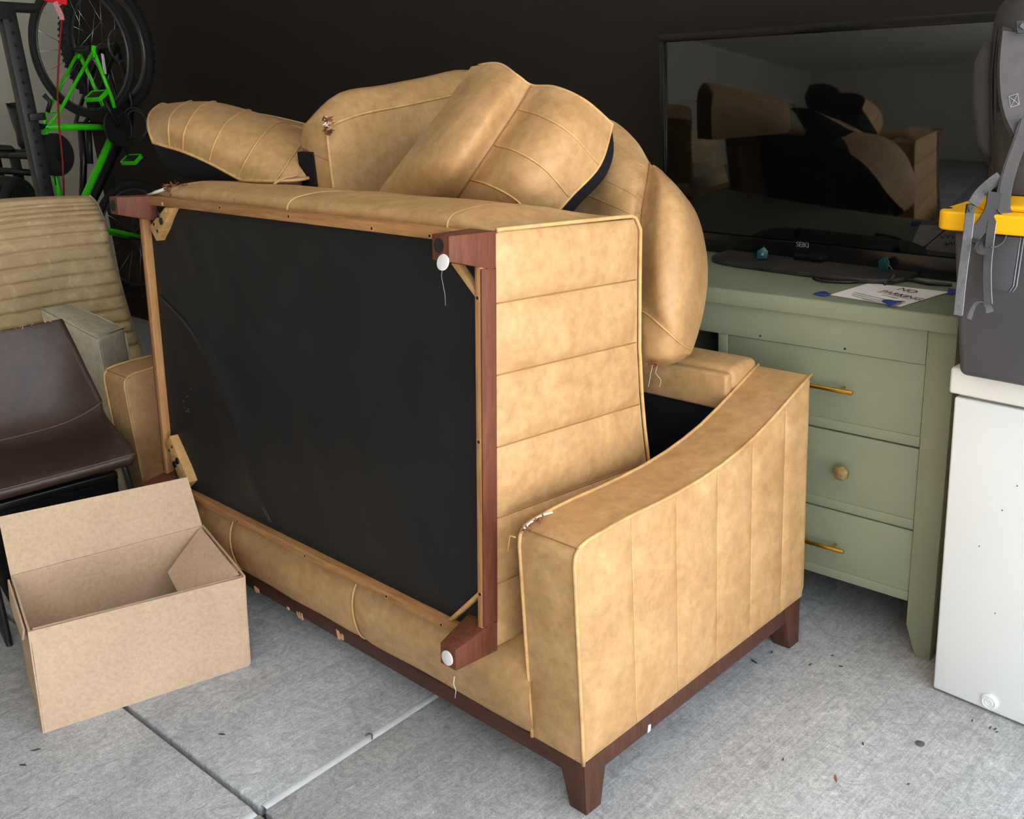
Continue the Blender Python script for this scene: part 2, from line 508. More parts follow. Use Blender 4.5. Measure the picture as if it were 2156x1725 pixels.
# ------------------------------------------------------------------ the long sofa
SX0, SX1, SY0, SY1 = -3.26, -1.188, 1.288, 2.175       # outer faces
ARM_W, SZ = 0.155, 0.133
def leg_data(corner, ix, iy, dn, h, top=0.078, bot=0.048):
    """tapered leg: corner = outer corner at the frame, ix/iy = unit vectors to the inside, dn = unit vector to the foot"""
    c = Vector(corner); ix = Vector(ix); iy = Vector(iy); dn = Vector(dn)
    a = [c, c+ix*top, c+ix*top+iy*top, c+iy*top]
    f = c+dn*h
    b = [f, f+ix*bot, f+ix*bot+iy*bot, f+iy*bot]
    return b + a
sofa = thing('sofa', 'long tan leather sofa standing upright on the floor under the tipped loveseat', 'sofa', ((SX0+SX1)/2, (SY0+SY1)/2, 0))
for cx, sx in ((SX0+0.008, 1), (SX1-0.008, -1)):
    for cy, sy in ((SY0+0.006, 1), (SY1-0.01, -1)):
        hexa('leg', leg_data((cx, cy, SZ), (sx, 0, 0), (0, sy, 0), (0, 0, -1), SZ), M['stain_dark'], sofa, 0.0025, True)
# base strips
b = box('front_rail', (SX0+0.071, SX1-0.071), (SY0+0.008, SY0+0.026), (0.087, SZ), M['stainx'], sofa, 0.002, True)
for px, py, s in ((541, 1243, .013), (632, 1297, .015), (717, 1340, .015), (607, 1282, .006)):
    p = on_y(px, py, SY0+0.007)
    vs, fs = [], []
    k0 = 0
    for q in range(5):
        dx = (q-2)*s*0.36; hgt = s*random.uniform(0.5, 1.0); w = s*0.13; tl = random.uniform(-.3, .3)*s
        o = len(vs)
        for e in (-0.0012, 0.0015):
            vs += [(p.x+dx-w, p.y+e, p.z-hgt), (p.x+dx+w, p.y+e, p.z-hgt*0.8), (p.x+dx+w+tl, p.y+e, p.z+hgt*0.8), (p.x+dx-w+tl, p.y+e, p.z+hgt)]
        fs += [(o, o+1, o+2, o+3), (o+7, o+6, o+5, o+4)]+[(o+i, o+(i+1) % 4, o+4+(i+1) % 4, o+4+i) for i in range(4)]
    mk('chip', vs, fs, M['chip'], b, False, True)
sr = box('side_rail', (SX1-0.032, SX1-0.010), (SY0+0.069, SY1-0.073), (0.087, SZ), M['stain_dark'], sofa, 0.002, True)
p = on_x(1366, 1534, SX1-0.0095)
prism('chip', [(p.x, p.y-.006, p.z-.008), (p.x, p.y+.004, p.z-.007), (p.x, p.y+.006, p.z+.008), (p.x, p.y-.002, p.z+.01)], (0.002, 0, 0), M['felt'], sr, 0, True)
box('side_rail', (SX0+0.006, SX0+0.03), (SY0+0.069, SY1-0.073), (0.087, SZ), M['stain_dark'], sofa, 0.002, True)
box('rear_rail', (SX0+0.09, SX1-0.09), (SY1-0.03, SY1-0.008), (0.087, SZ), M['stainx'], sofa, 0.002, True)
PROF = [(1.288, .600), (1.292, .622), (1.306, .636), (1.33, .641), (1.40, .643), (1.467, .642), (1.54, .638), (1.62, .636), (1.70, .637), (1.78, .643), (1.85, .653),
        (1.918, .667), (1.99, .689), (2.062, .714), (2.12, .735), (2.172, .753)]
def ztop(y):
    for (a, za), (b_, zb) in zip(PROF, PROF[1:]):
        if a <= y <= b_: return za+(zb-za)*(y-a)/(b_-a)
    return PROF[0][1] if y < PROF[0][0] else PROF[-1][1]
def sofa_arm(x_out, sgn):
    """sgn +1: outer face looks to +x"""
    x_in = x_out - sgn*ARM_W
    poly = [(x_in, SY0, SZ)] + [(x_in, y, z) for y, z in PROF] + [(x_in, SY1+0.006, SZ+0.03), (x_in, SY1-0.01, SZ)]
    body = prism('arm', poly, (sgn*(ARM_W-0.006), 0, 0), M['tan'], sofa, 0.007, True, 3, ang=40)
    ys = [SY0+0.012, 1.467, 1.62, 1.775, 1.918, 2.062, SY1-0.004]
    xo = x_out-sgn*0.007
    for a, c in zip(ys, ys[1:]):
        fn = lambda s, t, a=a, c=c: Vector((xo, a+(c-a)*s, (SZ+0.004)+(ztop(a+(c-a)*s)-0.012-SZ-0.004)*t))
        vs, fs = puff(fn, (sgn, 0, 0), 0.0085, 14, 26, 6)
        mk('side_panel', vs, fs, M['tan'], body, True, True)
    for y in ys[1:-1]:
        pts = [(xo+sgn*0.0012, y, SZ+0.006+(ztop(y)-0.016-SZ)*k/12) for k in range(13)]
        tube('seam', pts, 0.0018, M['tan_pipe'], body, 5, False, True)
    # piping round the outer and inner edge
    for xx in (x_out-sgn*0.003, x_in+sgn*0.004):
        pts = [(xx, SY0-0.001, SZ+0.004+(0.60-SZ-0.004)*k/10) for k in range(10)] + [(xx, y-0.001, z+0.001) for y, z in PROF]
        tube('piping', pts, 0.0042, M['tan_pipe'], body, 6, False, True)
    pts = [(x_in+sgn*ARM_W*k/8, SY0+0.012, .634+0.0012) for k in range(9)]
    tube('cross_seam', pts, 0.0013, M['tan_seam'], body, 5, False, True)
    return body
armR = sofa_arm(SX1, 1)
armL = sofa_arm(SX0, -1)
armR['label'] = 'near arm with channelled side and torn inner front corner'
# torn inner corner of the near arm
xi = SX1-ARM_W
tp = [at(1090, 1132, 1.895), at(1104, 1117, 1.90), at(1122, 1099, 1.915), at(1140, 1088, 1.93), at(1163, 1081, 1.95)]
tp = [on_y(1090, 1140, SY0-.004), on_y(1091, 1128, SY0-.003), on_z(1103, 1113, .646), on_z(1120, 1098, .648), on_z(1140, 1086, .649), on_z(1163, 1079, .650)]
tube('torn_piping', cr([tuple(q) for q in tp[2:]], 5), 0.0024, M['foam'], armR, 6, False, True)
vs, fs = [], []
def shred(name, pts, mat, parent, n=26, spread=0.012, size=0.008, seed=1, nrm=(0, 0, 1)):
    rnd = random.Random(seed); vs, fs = [], []
    nrm = Vector(nrm)
    for k in range(n):
        i = rnd.randrange(len(pts)-1); p = Vector(pts[i]).lerp(Vector(pts[i+1]), rnd.random())
        p = p + Vector((rnd.uniform(-1, 1), rnd.uniform(-1, 1), rnd.uniform(-1, 1)))*spread*0.5
        d = Vector((rnd.uniform(-1, 1), rnd.uniform(-1, 1), rnd.uniform(-.6, .6))).normalized()
        e = d.cross(nrm).normalized()
        s = size*rnd.uniform(0.5, 1.3)
        o = len(vs)
        vs += [p-d*s, p+e*s*0.3, p+d*s, p-e*s*0.3, p+nrm*s*0.35]
        fs += [(o, o+1, o+4), (o+1, o+2, o+4), (o+2, o+3, o+4), (o+3, o, o+4), (o+3, o+2, o+1, o)]
    o = mk(name, vs, fs, mat, parent, False, True); return o
shred('torn_leather', [on_z(1092, 1128, .643), on_z(1105, 1115, .645), on_z(1128, 1098, .646), on_z(1140, 1092, .647)], M['torn'], armR, 40, 0.012, 0.006, 3)
tube('loose_thread', [on_y(1086, 1132, SY0-.01), on_y(1074, 1128, SY0-.015), on_y(1071, 1145, SY0-.016), on_y(1069, 1162, SY0-.015)], 0.0013, M['tan_pipe'], armR, 5, False, True)
# front apron of three leather panels
xl, xr = SX0+ARM_W, SX1-ARM_W
AP = [(1.300, .131), (1.283, .150), (1.272, .185), (1.268, .225), (1.272, .262), (1.288, .297), (1.315, .318), (1.36, .328), (1.48, .322)]
s1 = on_y(747, 1300, 1.275).x; s2 = on_y(482, 1110, 1.275).x
cuts = [xl-.012, s2, s1, xr+.012]
APS = cr(AP, 4)
for a, c in zip(cuts, cuts[1:]):
    ns = 40; vs = []
    for (y, z) in APS:
        for j in range(ns+1):
            s = j/ns; x = a+(c-a)*s
            k = (1-abs(2*s-1)**14)
            wob = noise.noise((x*5, z*9, 1.3))*0.006
            vs.append(Vector((x, y+0.007*(1-k)+wob*k, z)))
    fs = grid_faces(len(APS), ns+1)
    mk('apron_panel', vs, fs, M['tan'], sofa, True, True)
for x in (s1, s2):
    tube('seam', [(x, y-0.001+0.004, z) for y, z in APS], 0.0032, M['tan_pipe'], sofa, 6, False, True)
box('apron_frame', (xl, xr), (1.305, 1.46), (SZ+.01, .30), M['wood'], sofa, 0.002, True)
tube('loose_thread', [on_y(957, 1425, 1.262), on_y(955, 1440, 1.26), on_y(960, 1455, 1.262), on_y(958, 1470, 1.264)], 0.0009, M['foam'], sofa, 5, False, True)
box('seat_deck', (xl, xr), (1.46, 2.03), (.27, .315), M['fabric'], sofa, 0.004, True)
bk = box('back', (xl, xr), (2.06, 2.178), (SZ, .772), M['tan'], sofa, 0.02, True, 4)
box('back_band', (xl+.002, xr-.002), (2.035, 2.062), (.665, .760), M['tan'], bk, 0.008, True, 3)
box('back_lining', (xl+.002, xr-.002), (2.045, 2.062), (.31, .668), M['blackcloth'], bk, 0.002, True)

# ------------------------------------------------------------------ the loveseat, tipped on its back with the underside to the camera
LO = Vector((-1.42, 1.286, 0.404)); LA = math.radians(5.15)
LW = 1.42
love = thing('loveseat', 'tan leather loveseat tipped on its back on the sofa, black underside and wooden frame showing', 'loveseat', LO, (-LA, 0, 0))
LMI = MW[love.name].inverted()
LNv = MW[love.name].to_3x3() @ Vector((0, -1, 0))
def lp(px, py, n=0.0):
    return LMI @ on_plane(px, py, LO + LNv*n, LNv)      # local point at height n above the underside
WB, WT = -0.075, 0.82
def lbox(name, u, d, w, mat, parent=love, bev=0.002, seg=2, label=None):
    return box(name, u, d, w, mat, parent, bev, False, seg, label)
rr = lbox('frame_rail', (-0.020, -0.0035), (-0.040, 0.0), (WB+.02, WT-.02), M['wood'])
lbox('stained_face', (-0.004, 0), (-0.040, 0.0), (WB+.065, WT-.07), M['stain'], rr, 0.0008)
lr = lbox('frame_rail', (-LW+0.0035, -LW+0.022), (-0.042, 0.0), (WB+.02, WT-.02), M['wood'])
lbox('stained_face', (-LW, -LW+.004), (-0.042, 0.0), (WB+.065, WT-.07), M['stain'], lr, 0.0008)
tr_ = lbox('frame_rail', (-LW+0.03, -0.03), (-0.040, 0.02), (WT-.024, WT-.002), M['woodx'])
br_ = lbox('frame_rail', (-LW+0.03, -0.03), (-0.040, 0.02), (-0.062, -0.040), M['woodx'])
for px, py in ((463, 437), (608, 456), (783, 481), (905, 497)):
    p = lp(px, py, .04); cyl('screw_hole', (p.x, -0.0395, p.z), (p.x, -0.0407, p.z), 0.0055, M['brace'], tr_, 14)
    cyl('screw_hole', (p.x, -0.0405, p.z), (p.x, -0.0411, p.z), 0.0035, M['hole'], tr_, 12)
for px, py in ((500, 1098), (642, 1171), (814, 1256), (929, 1316)):
    p = lp(px, py, .04); z = max(min(p.z, -.046), -.056)
    cyl('screw_hole', (p.x, -0.0395, z), (p.x, -0.0408, z), 0.0055, M['brace'], br_, 14)
    cyl('screw_hole', (p.x, -0.0405, z), (p.x, -0.0412, z), 0.0035, M['hole'], br_, 12)
for px, py in ((1007, 628), (1012, 932), (1016, 1254)):
    p = lp(px, py, .04)
    cyl('screw_hole', (-0.0115, -0.0395, p.z), (-0.0115, -0.0408, p.z), 0.0055, M['brace'], rr, 14)
    cyl('screw_hole', (-0.0115, -0.0405, p.z), (-0.0115, -0.0412, p.z), 0.0038, M['hole'], rr, 12)
# legs
FH = 0.122
foot = {}
for cu, su in ((0.0, -1), (-LW, 1)):
    for cw, sw in ((WT, -1), (WB-0.004, 1)):
        lg = hexa('leg', leg_data((cu, 0, cw), (su, 0, 0), (0, 0, sw), (0, -1, 0), FH, 0.075, 0.048), M['stain'], love, 0.002)
        foot[(su, sw)] = lg
        cu_, cw_ = cu+su*0.024, cw+sw*0.024
        if (su, sw) == (-1, -1):
            cyl('pad_recess', (cu_-.004, -FH-.0002, cw_+.004), (cu_-.004, -FH-.0012, cw_+.004), 0.014, M['hole'], lg, 24)
            cyl('felt_pad', (cu-.014, -FH-.0014, cw-0.050), (cu-.014, -FH-.005, cw-0.049), 0.0155, M['felt'], lg, 24, bev=.0008)
            tube('loose_thread', [(cu-.014, -FH-.004, cw-.06), (cu-.016, -FH-.006, cw-.075), (cu-.010, -FH-.003, cw-.11), (cu-.008, -FH-.004, cw-.13)], 0.00022, M['foam'], lg, 4)
        elif (su, sw) == (-1, 1):
            cyl('felt_pad', (cu_+.0, -FH-.0002, cw_-.002), (cu_+.0, -FH-.004, cw_-.002), 0.0165, M['felt'], lg, 24, bev=.0008)
        else:
            cyl('felt_pad', (cu_, -FH-.0002, cw_), (cu_, -FH-.003, cw_), 0.015, M['hole'], lg, 20)
# corner braces
def brace(a, b_, wdt, n0, n1, screws=True):
    """board across a corner from local (u,w) a to b, wdt wide towards the outside"""
    a = Vector((a[0], 0, a[1])); b_ = Vector((b_[0], 0, b_[1]))
    t = (b_-a).normalized(); o = Vector((t.z, 0, -t.x))
    cen = Vector((-LW/2, 0, 0.37))
    if (a+o-cen).length < (a-o-cen).length: o = -o
    c0 = [a, b_, b_+o*wdt, a+o*wdt]
    for p in c0:
        p.x = max(min(p.x, -.021), -LW+.004); p.z = max(min(p.z, WT-.025), -.039)
    lo = [p+Vector((0, -n0, 0)) for p in c0]; hi = [p+Vector((0, -n1, 0)) for p in c0]
    bo = hexa('corner_brace', lo+hi, M['brace'], love, 0.002)
    if screws:
        mid = (a+b_)/2 + o*wdt*0.5
        for s in (-1, 1):
            q = mid+t*0.0+o*s*0.0125
            cyl('screw', q+Vector((0, -n1+.0002, 0)), q+Vector((0, -n1-.004, 0)), 0.0105, M['black'], bo, 18, bev=.002)
            for e in (-1, 1):
                q2 = mid+t*e*(b_-a).length*0.30+o*s*0.0125
                cyl('screw_hole', q2+Vector((0, -n1+.0003, 0)), q2+Vector((0, -n1-.0007, 0)), 0.0048, M['hole'] if e > 0 else M['chip'], bo, 12)
    return bo
nb = 0.043
def uw(px, py, n=nb): p = lp(px, py, n); return (p.x, p.z)
brace(uw(360, 436), uw(329, 508), 0.052, 0.0, nb)
brace(uw(398, 1016), uw(357, 918), 0.052, 0.0, nb)
brace(uw(942, 557), uw(999, 633), 0.018, 0.0, .034, False)
brace(uw(935, 1310), uw(1005, 1248), 0.018, 0.0, .034, False)
# dust cover with folds
NU, NW = 110, 70; vs = []
cordp = [(338, 622), (400, 690), (450, 778), (490, 868), (525, 975), (548, 1045), (572, 1098)]
cl = [lp(a, b_, 0.02) for a, b_ in cordp]
cl = [Vector(q) for q in cr([tuple(q) for q in cl], 8)]
for i in range(NW+1):
    for j in range(NU+1):
        u = -LW+0.022+(LW-0.042)*j/NU; w = -0.042+(WT-.022+.042)*i/NW
        dmin = min((q.x-u)**2+(q.z-w)**2 for q in cl)**0.5
        edge = min(1, min(j, NU-j, i, NW-i)/6.0)
        d = -0.018 + edge*(0.012*noise.noise((u*3.1+w*2.2, w*1.2, 0.2)) + 0.010*noise.noise((u*9+w*5, w*1.2-u, 4.2))*min(1, max(.25, (-u-.3))) - 0.008*math.exp(-(dmin/0.03)**2))
        vs.append((u, d, w))
dc = mk('dust_cover', vs, grid_faces(NW+1, NU+1), M['fabric'], love)
for off in (-0.006, 0.004):
    tube('fabric_seam', [Vector((q.x+off, -0.0245, q.z)) for q in cl], 0.0024, M['coverseam'], dc, 6)
# white lint marks on the cover
for px, py, s, sd in ((392, 870, .02, 1), (398, 835, .02, 2), (386, 850, .012, 3), (745, 1146, .006, 4), (860, 920, .004, 5)):
    p = lp(px, py, .021); shred('lint', [MW[love.name] @ p, MW[love.name] @ (p+Vector((s*.4, 0, s)))], m_plain('grey_lint', srgb(90, 90, 88), .95) if sd == 1 else bpy.data.materials['grey_lint'], dc, 7, s*0.5, s*0.2, sd, LNv)
# leather body
ARMP = [(.815, .440), (.79, .452), (.68, .456), (.52, .464), (.40, .480), (.32, .495), (.19, .525), (.05, .562), (-.075, .60)]
def love_arm(u_out, sgn):
    u_in = u_out-sgn*ARM_W
    poly = [(u_in, 0.001, WB), (u_in, 0.001, WT-.012)] + [(u_in, 0.012, WT)] + [(u_in, d, w) for w, d in ARMP]
    bo = prism('arm', poly, (sgn*(ARM_W-0.006), 0, 0), M['tan'], love, 0.007, False, 3, ang=40)
    xo = u_out-sgn*0.007
    if sgn > 0:
        ws = [WB+.004, 0.075, 0.225, 0.38, 0.532, 0.678, WT-.006]
        def dtop(w):
            for (wa, da), (wb, db) in zip(ARMP, ARMP[1:]):
                if wb <= w <= wa: return da+(db-da)*(w-wa)/(wb-wa)
            return ARMP[0][1] if w > .7 else ARMP[-1][1]
        for a, c in zip(ws, ws[1:]):
            fn = lambda s, t, a=a, c=c: Vector((xo, .005+(dtop(a+(c-a)*s)-.012)*t, a+(c-a)*s))
            vs, fs = puff(fn, (sgn, 0, 0), 0.0095, 14, 22, 6)
            mk('side_panel', vs, fs, M['tan'], bo)
        for w in ws[1:-1]:
            tube('seam', [(xo+.0010, .006+(dtop(w)-.016)*k/10, w) for k in range(11)], 0.0016, M['tan_seam'], bo, 5)
        pts = [(-0.003, 0.004, WT+.001)]+[(-0.003, .02+.40*k/8, WT+0.002) for k in range(9)] + [(-.003, .435, WT-.003)] + [(-0.003, d+.001, w) for w, d in ARMP[1:]]
        tube('piping', pts, 0.0045, M['tan_pipe'], bo, 6)
    return bo
laR = love_arm(0.0, 1); laL = love_arm(-LW, -1)
# front (now on top): bulging leather strip in four panels
c1 = lp(607, 425, 0).x; c2 = lp(945, 478, 0).x
cuts = [-LW+.002, -LW+ARM_W-.02, c1, c2, -0.004]
for kk, (a, c) in enumerate(zip(cuts, cuts[1:])):
    prG = [(0.0, WT-.010), (-0.004, WT+.004), (0.004, WT+.019), (0.03, WT+.030), (0.10, WT+.038), (0.20, WT+.034), (0.29, WT+.018), (0.31, WT-.01)]
    prR = [(0.002, WT-.006), (0.002, WT+.001), (0.010, WT+.003), (0.05, WT+.004), (0.14, WT+.005), (0.25, WT+.005), (0.36, WT+.004), (0.43, WT-.002)]
    prL = [(0.002, WT-.006), (0.0, WT+.004), (0.012, WT+.012), (0.05, WT+.018), (0.14, WT+.020), (0.25, WT+.016), (0.36, WT+.010), (0.43, WT-.002)]
    G_, R2, L2 = cr(prG, 3), cr(prR, 3), cr(prL, 3)
    PS = G_; ns = 34; vs = []
    for r_i in range(len(G_)):
        for j in range(ns+1):
            s = j/ns; k = 1-abs(2*s-1)**12
            x = a+(c-a)*s
            d, w = G_[r_i]
            if kk == 3:
                q = s*s*(3-2*s); d = d+(R2[r_i][0]-d)*q; w = w+(R2[r_i][1]-w)*q
            if kk == 0:
                q = 1-s; q = q*q*(3-2*q); d = d+(L2[r_i][0]-d)*q; w = w+(L2[r_i][1]-w)*q
            vs.append((x, d, w-.003*(1-k)*(0 if kk == 3 and s > .5 else 1)+noise.noise((x*6, d*7, 3))*0.003*k))
    mk('front_panel', vs, grid_faces(len(PS), ns+1), M['tan'], love)
    if kk in (1, 2):
        tube('seam', [(c, d, w-.004) for d, w in PS], 0.003, M['tan_pipe'], love, 6)
tube('torn_piping', [lp(309, 412, .012), lp(330, 405, .012), lp(349, 397, .004)], 0.0042, M['foam'], laL, 6)
shred('torn_leather', [MW[love.name] @ lp(350, 398, 0), MW[love.name] @ lp(365, 392, -.02), MW[love.name] @ lp(392, 394, -.03)], M['torn'], laL, 40, 0.02, 0.010, 5)
shred('torn_leather', [MW[love.name] @ lp(352, 395, 0.005), MW[love.name] @ lp(358, 413, .008)], M['torn'], laL, 14, 0.008, 0.008, 6)
lbox('front_frame', (-LW+ARM_W, -ARM_W), (0.0, 0.28), (WT-.05, WT-.002), M['wood'], love, 0.003)
lbox('back_frame', (-LW+ARM_W, -ARM_W), (0.0, 0.66), (WB+.004, WB+.13), M['tan'], love, 0.02, 3)
lbox('seat_deck', (-LW+ARM_W, -ARM_W), (0.22, 0.25), (WB+.13, WT-.05), M['fabric'], love, 0.003)
# ------------------------------------------------------------------ green dresser
DO = on_z(1957, 1393, 0); DR = math.radians(2.07)
dres = thing('console_dresser', 'sage green painted dresser with brass handles carrying the television', 'dresser', DO, (0, 0, DR))
DMI = MW[dres.name].inverted()
def dp(px, py, v=0.0):
    n = Vector((-math.sin(DR), math.cos(DR), 0))
    return DMI @ on_plane(px, py, DO + n*v, n)
DL, DD = -1.42, 0.46
G = M['green']
# corner posts with tapered feet
def post(u_out, u_in, v0, v1, sx):
    k = 0.028*sx
    poly = [(u_out, v0, 0), (u_in+k, v0, 0), (u_in, v0, 0.085), (u_in, v0, .873), (u_out, v0, .873)]
    return prism('post', poly, (0, v1-v0, 0), G, dres, 0.002)
post(0, -0.067, 0, 0.05, 1); post(0, -0.067, DD-.05, DD, 1)
post(DL, DL+0.067, 0, 0.05, -1); post(DL, DL+0.067, DD-.05, DD, -1)
box('top', (DL-.004, 0.004), (-0.012, DD+.004), (.873, .915), M['greenside'], dres, 0.003)
box('top_edge', (DL-.004, 0.0042), (-0.0135, -0.0115), (.8735, .9125), G, dres, 0.0005)
ap = box('apron', (DL+.068, -0.0685), (0.002, 0.024), (.785, .8725), G, dres, 0.002)
for px, py in ((1600, 708), (1778, 735)):
    p = dp(px, py, 0.0); cyl('nail_dent', (p.x, 0.0022, p.z), (p.x, 0.001, p.z), 0.003, M['hole'], ap, 8)
box('side_panel', (-0.024, -0.006), (0.05, DD-.05), (.145, .873), G, dres, 0.002)
box('side_panel', (DL+.006, DL+.024), (0.05, DD-.05), (.145, .873), G, dres, 0.002)
box('back_panel', (DL+.02, -0.02), (DD-.02, DD-.008), (.145, .873), G, dres, 0.001)
box('divider', (-0.634, -0.606), (0.004, DD-.02), (.145, .785), G, dres, 0.002)
box('divider', (DL+.62, DL+.64), (0.004, DD-.02), (.145, .785), G, dres, 0.002)
box('shelf', (DL+.65, -0.634), (0.02, DD-.02), (.40, .42), G, dres, 0.002)
box('bottom', (DL+.03, -0.03), (0.02, DD-.02), (.146, .162), G, dres, 0.002)
def drawer(z0, z1, kind):
    for off in (0, DL+.674):
        x0, x1 = -0.604+off, -0.0695+off
        d = box('drawer', (x0, x1), (0.008, 0.40), (z0+.003, z1-.002), G, dres, 0.0015)
        box('drawer_lip', (x0, x1), (0.0055, 0.0082), (z0+.0035, z0+.030), G, d, 0.001)
        if kind == 'bar':
            p = dp(1795, 828, -0.022) if z0 > .5 else dp(1776, 1163, -0.022)
            xr_ = p.x+off; zc = p.z
            cyl('handle', (xr_-0.205, -0.022, zc), (xr_, -0.022, zc), 0.0058, M['brass'], d, 16, bev=.0008)
            for xx in (xr_-0.170, xr_-0.035):
                cyl('handle_post', (xx, 0.009, zc), (xx, -0.02, zc), 0.0036, M['brass'], d, 12)
        else:
            p = dp(1768, 998, -0.022); xx = p.x+off
            cyl('knob_stem', (xx, 0.009, p.z), (xx, -0.010, p.z), 0.007, M['brass'], d, 12)
            cyl('knob', (xx, -0.008, p.z), (xx, -0.022, p.z), 0.0215, M['oldbrass'], d, 7, bev=.003)
drawer(.571, .785, 'bar'); drawer(.349, .571, 'knob'); drawer(.146, .349, 'bar')

# ------------------------------------------------------------------ television
TR = math.radians(-3.3)
TC = Vector((-1.475, 2.622, 0.0))
tv = thing('television', 'large black flat-screen television on a dusty stand on the green dresser', 'television', (TC.x, TC.y, .916), (0, 0, TR))
TMI = MW[tv.name].inverted()
def tp_(px, py, v=0.0):
    n = Vector((-math.sin(TR), math.cos(TR), 0)); return TMI @ on_plane(px, py, TC + n*v, n)
a = tp_(1387, 72); TWd = 0.53
zt, zb = a.z, tp_(1480, 528).z
xa = a.x; xb = 2*tp_(1690, 514).x - xa
box('housing', (xa, xb), (0.012, 0.055), (zb, zt), M['tvbezel'], tv, 0.006)
box('rear_bulge', (xa+.16, xb-.16), (0.055, 0.10), (zb+.04, zt-.14), M['black'], tv, 0.015)
sb = tp_(1487, 490).z
box('screen', (xa+.016, xb-.016), (0.006, 0.0125), (sb+.002, zt-.022), M['screen'], tv, 0.0005)
for nm, x, z in (('bezel', (xa, xb), (zt-.023, zt)), ('bezel', (xa, xb), (zb, sb)), ('bezel', (xa, xa+.017), (sb, zt-.022)), ('bezel', (xb-.017, xb), (sb, zt-.022))):
    box(nm, x, (0.0, 0.0128), z, M['tvbezel'], tv, 0.002)
text_mesh('brand_lettering', 'SEIKI', 0.021, M['silver'], tv, Matrix.Translation((tp_(1690, 514).x, -0.0006, tp_(1690, 519).z-.002)) @ Matrix.Rotation(math.pi/2, 4, 'X'), spacing=0.95)
nk = tp_(1700, 545, -.03)
box('stand_neck', (nk.x-.048, nk.x+.045), (-0.030, 0.045), (0.014, zb+.03), M['tvbezel'], tv, 0.004)
bl = TMI @ on_z(1499, 556, .93); brr = TMI @ on_z(1900, 600, .93)
cxm = nk.x+.01
pts = []
for k in range(28):
    an = 2*math.pi*k/28; c_, s_ = math.cos(an), math.sin(an)
    pts.append((cxm+0.305*math.copysign(abs(c_)**0.45, c_), -0.03+0.115*math.copysign(abs(s_)**0.6, s_), 0.001))
prism('stand_base', pts, (0, 0, 0.013), M['dusty'], tv, 0.003, ang=40)
# cables on the dresser top
cab = tube('power_cable', cr([tuple(on_z(px, py, z)) for px, py, z in ((1712, 586, .922), (1740, 592, .920), (1790, 594, .920), (1830, 588, .922), (1862, 580, .924), (1880, 583, .924))], 6), 0.0042, M['black'], None, 8)
tag(cab, 'black cable trailing over the dresser top in front of the television', 'cable')
cab2 = tube('signal_cable', cr([tuple(on_z(px, py, z)) for px, py, z in ((1862, 598, .921), (1900, 588, .922), (1950, 596, .921), (2005, 600, .921))], 6), 0.0042, M['black'], None, 8)
tag(cab2, 'black cable running right under the blue tape towards the storage bin', 'cable')
c3 = tube('hanging_cord', cr([tuple(at(px, py, 2.44)) for px, py in ((1868, 555), (1879, 568), (1882, 580))]+[tuple(on_z(1874, 588, .921))], 6), 0.002, M['black'], None, 6)
tag(c3, 'thin cord hanging down beside the right teal clip', 'cord')
c = on_z(1857, 587, .928)
blob = []
def tape(name, quad, label, th=0.0012, lift=0.0, n=5, group=None):
    """piece of masking tape from four world points"""
    q = [Vector(v) for v in quad]
    vs = []
    for i in range(n+1):
        for j in range(n+1):
            s, t = j/n, i/n
            p = q[0].lerp(q[1], s).lerp(q[3].lerp(q[2], s), t)
            vs.append(p+Vector((0, 0, th+lift*(s*(1-s)*4)+0.0006*noise.noise((s*4, t*4, p.x*9)))))
    o = mk(name, vs, grid_faces(n+1, n+1), M['bluetape'], None, True)
    md = o.modifiers.new('thickness', 'SOLIDIFY'); md.thickness = 0.0006; md.offset = 1
    return tag(o, label, 'tape', group)
TZ = .9152
tape('masking_tape', [on_z(1838, 592, TZ+.006), on_z(1845, 581, TZ+.006), on_z(1875, 584, TZ+.006), on_z(1866, 597, TZ+.006)], 'blue tape wrapped over the cable in front of the television stand', 0.003, 0.004)
tape('masking_tape', [on_z(1711, 622, TZ), on_z(1736, 616, TZ), on_z(1751, 622, TZ), on_z(1738, 626, TZ)], 'blue tape on the left corner of the white notice', 0.003, 0.002)
tape('masking_tape', [on_z(1994, 622, TZ), on_z(1996, 609, TZ), on_z(2012, 612, TZ), on_z(2012, 622, TZ)], 'blue tape on the right corner of the white notice', 0.003, 0.001)
tape('masking_tape', [on_z(1856, 637, TZ), on_z(1880, 640, TZ), on_z(1906, 638, TZ), on_z(1874, 649, TZ)], 'crumpled blue tape on the front corner of the white notice', 0.003, 0.006)
# notice
pc = [on_z(1747, 622, TZ), on_z(1896, 647, TZ), on_z(1998, 616, TZ), on_z(1830, 597, TZ)]
pq = []
n_ = 10
notice = thing('paper_notice', 'white NO PARKING paper notice lying on the dresser top', 'notice', pc[0])
for i in range(n_+1):
    for j in range(n_+1):
        s, t = j/n_, i/n_
        p = pc[0].lerp(pc[1], s).lerp(pc[3].lerp(pc[2], s), t)
        pq.append(p+Vector((0, 0, 0.0014+0.004*math.sin(s*math.pi)*math.sin(t*math.pi))))
vs = list(pq); m_ = len(vs); vs += [v-Vector((0, 0, 0.0004)) for v in pq]
fs = grid_faces(n_+1, n_+1)+grid_faces(n_+1, n_+1, m_, True)
mk('sheet', vs, fs, M['paper'], notice, True, True)
tdir = (on_z(1932, 621, TZ)-on_z(1862, 606, TZ)).normalized()
tup = Vector((-tdir.y, tdir.x, 0))
def textM(px, py, z):
    o = on_z(px, py, z); m = Matrix.Identity(4)
    m.col[0] = (*tdir, 0); m.col[1] = (*tup, 0); m.col[2] = (0, 0, 1, 0); m.col[3] = (o.x, o.y, o.z, 1)
    return MW[notice.name].inverted() @ m
text_mesh('heading', 'NO', 0.034, M['ink'], notice, textM(1905, 613, TZ+.0058), extrude=.0002)
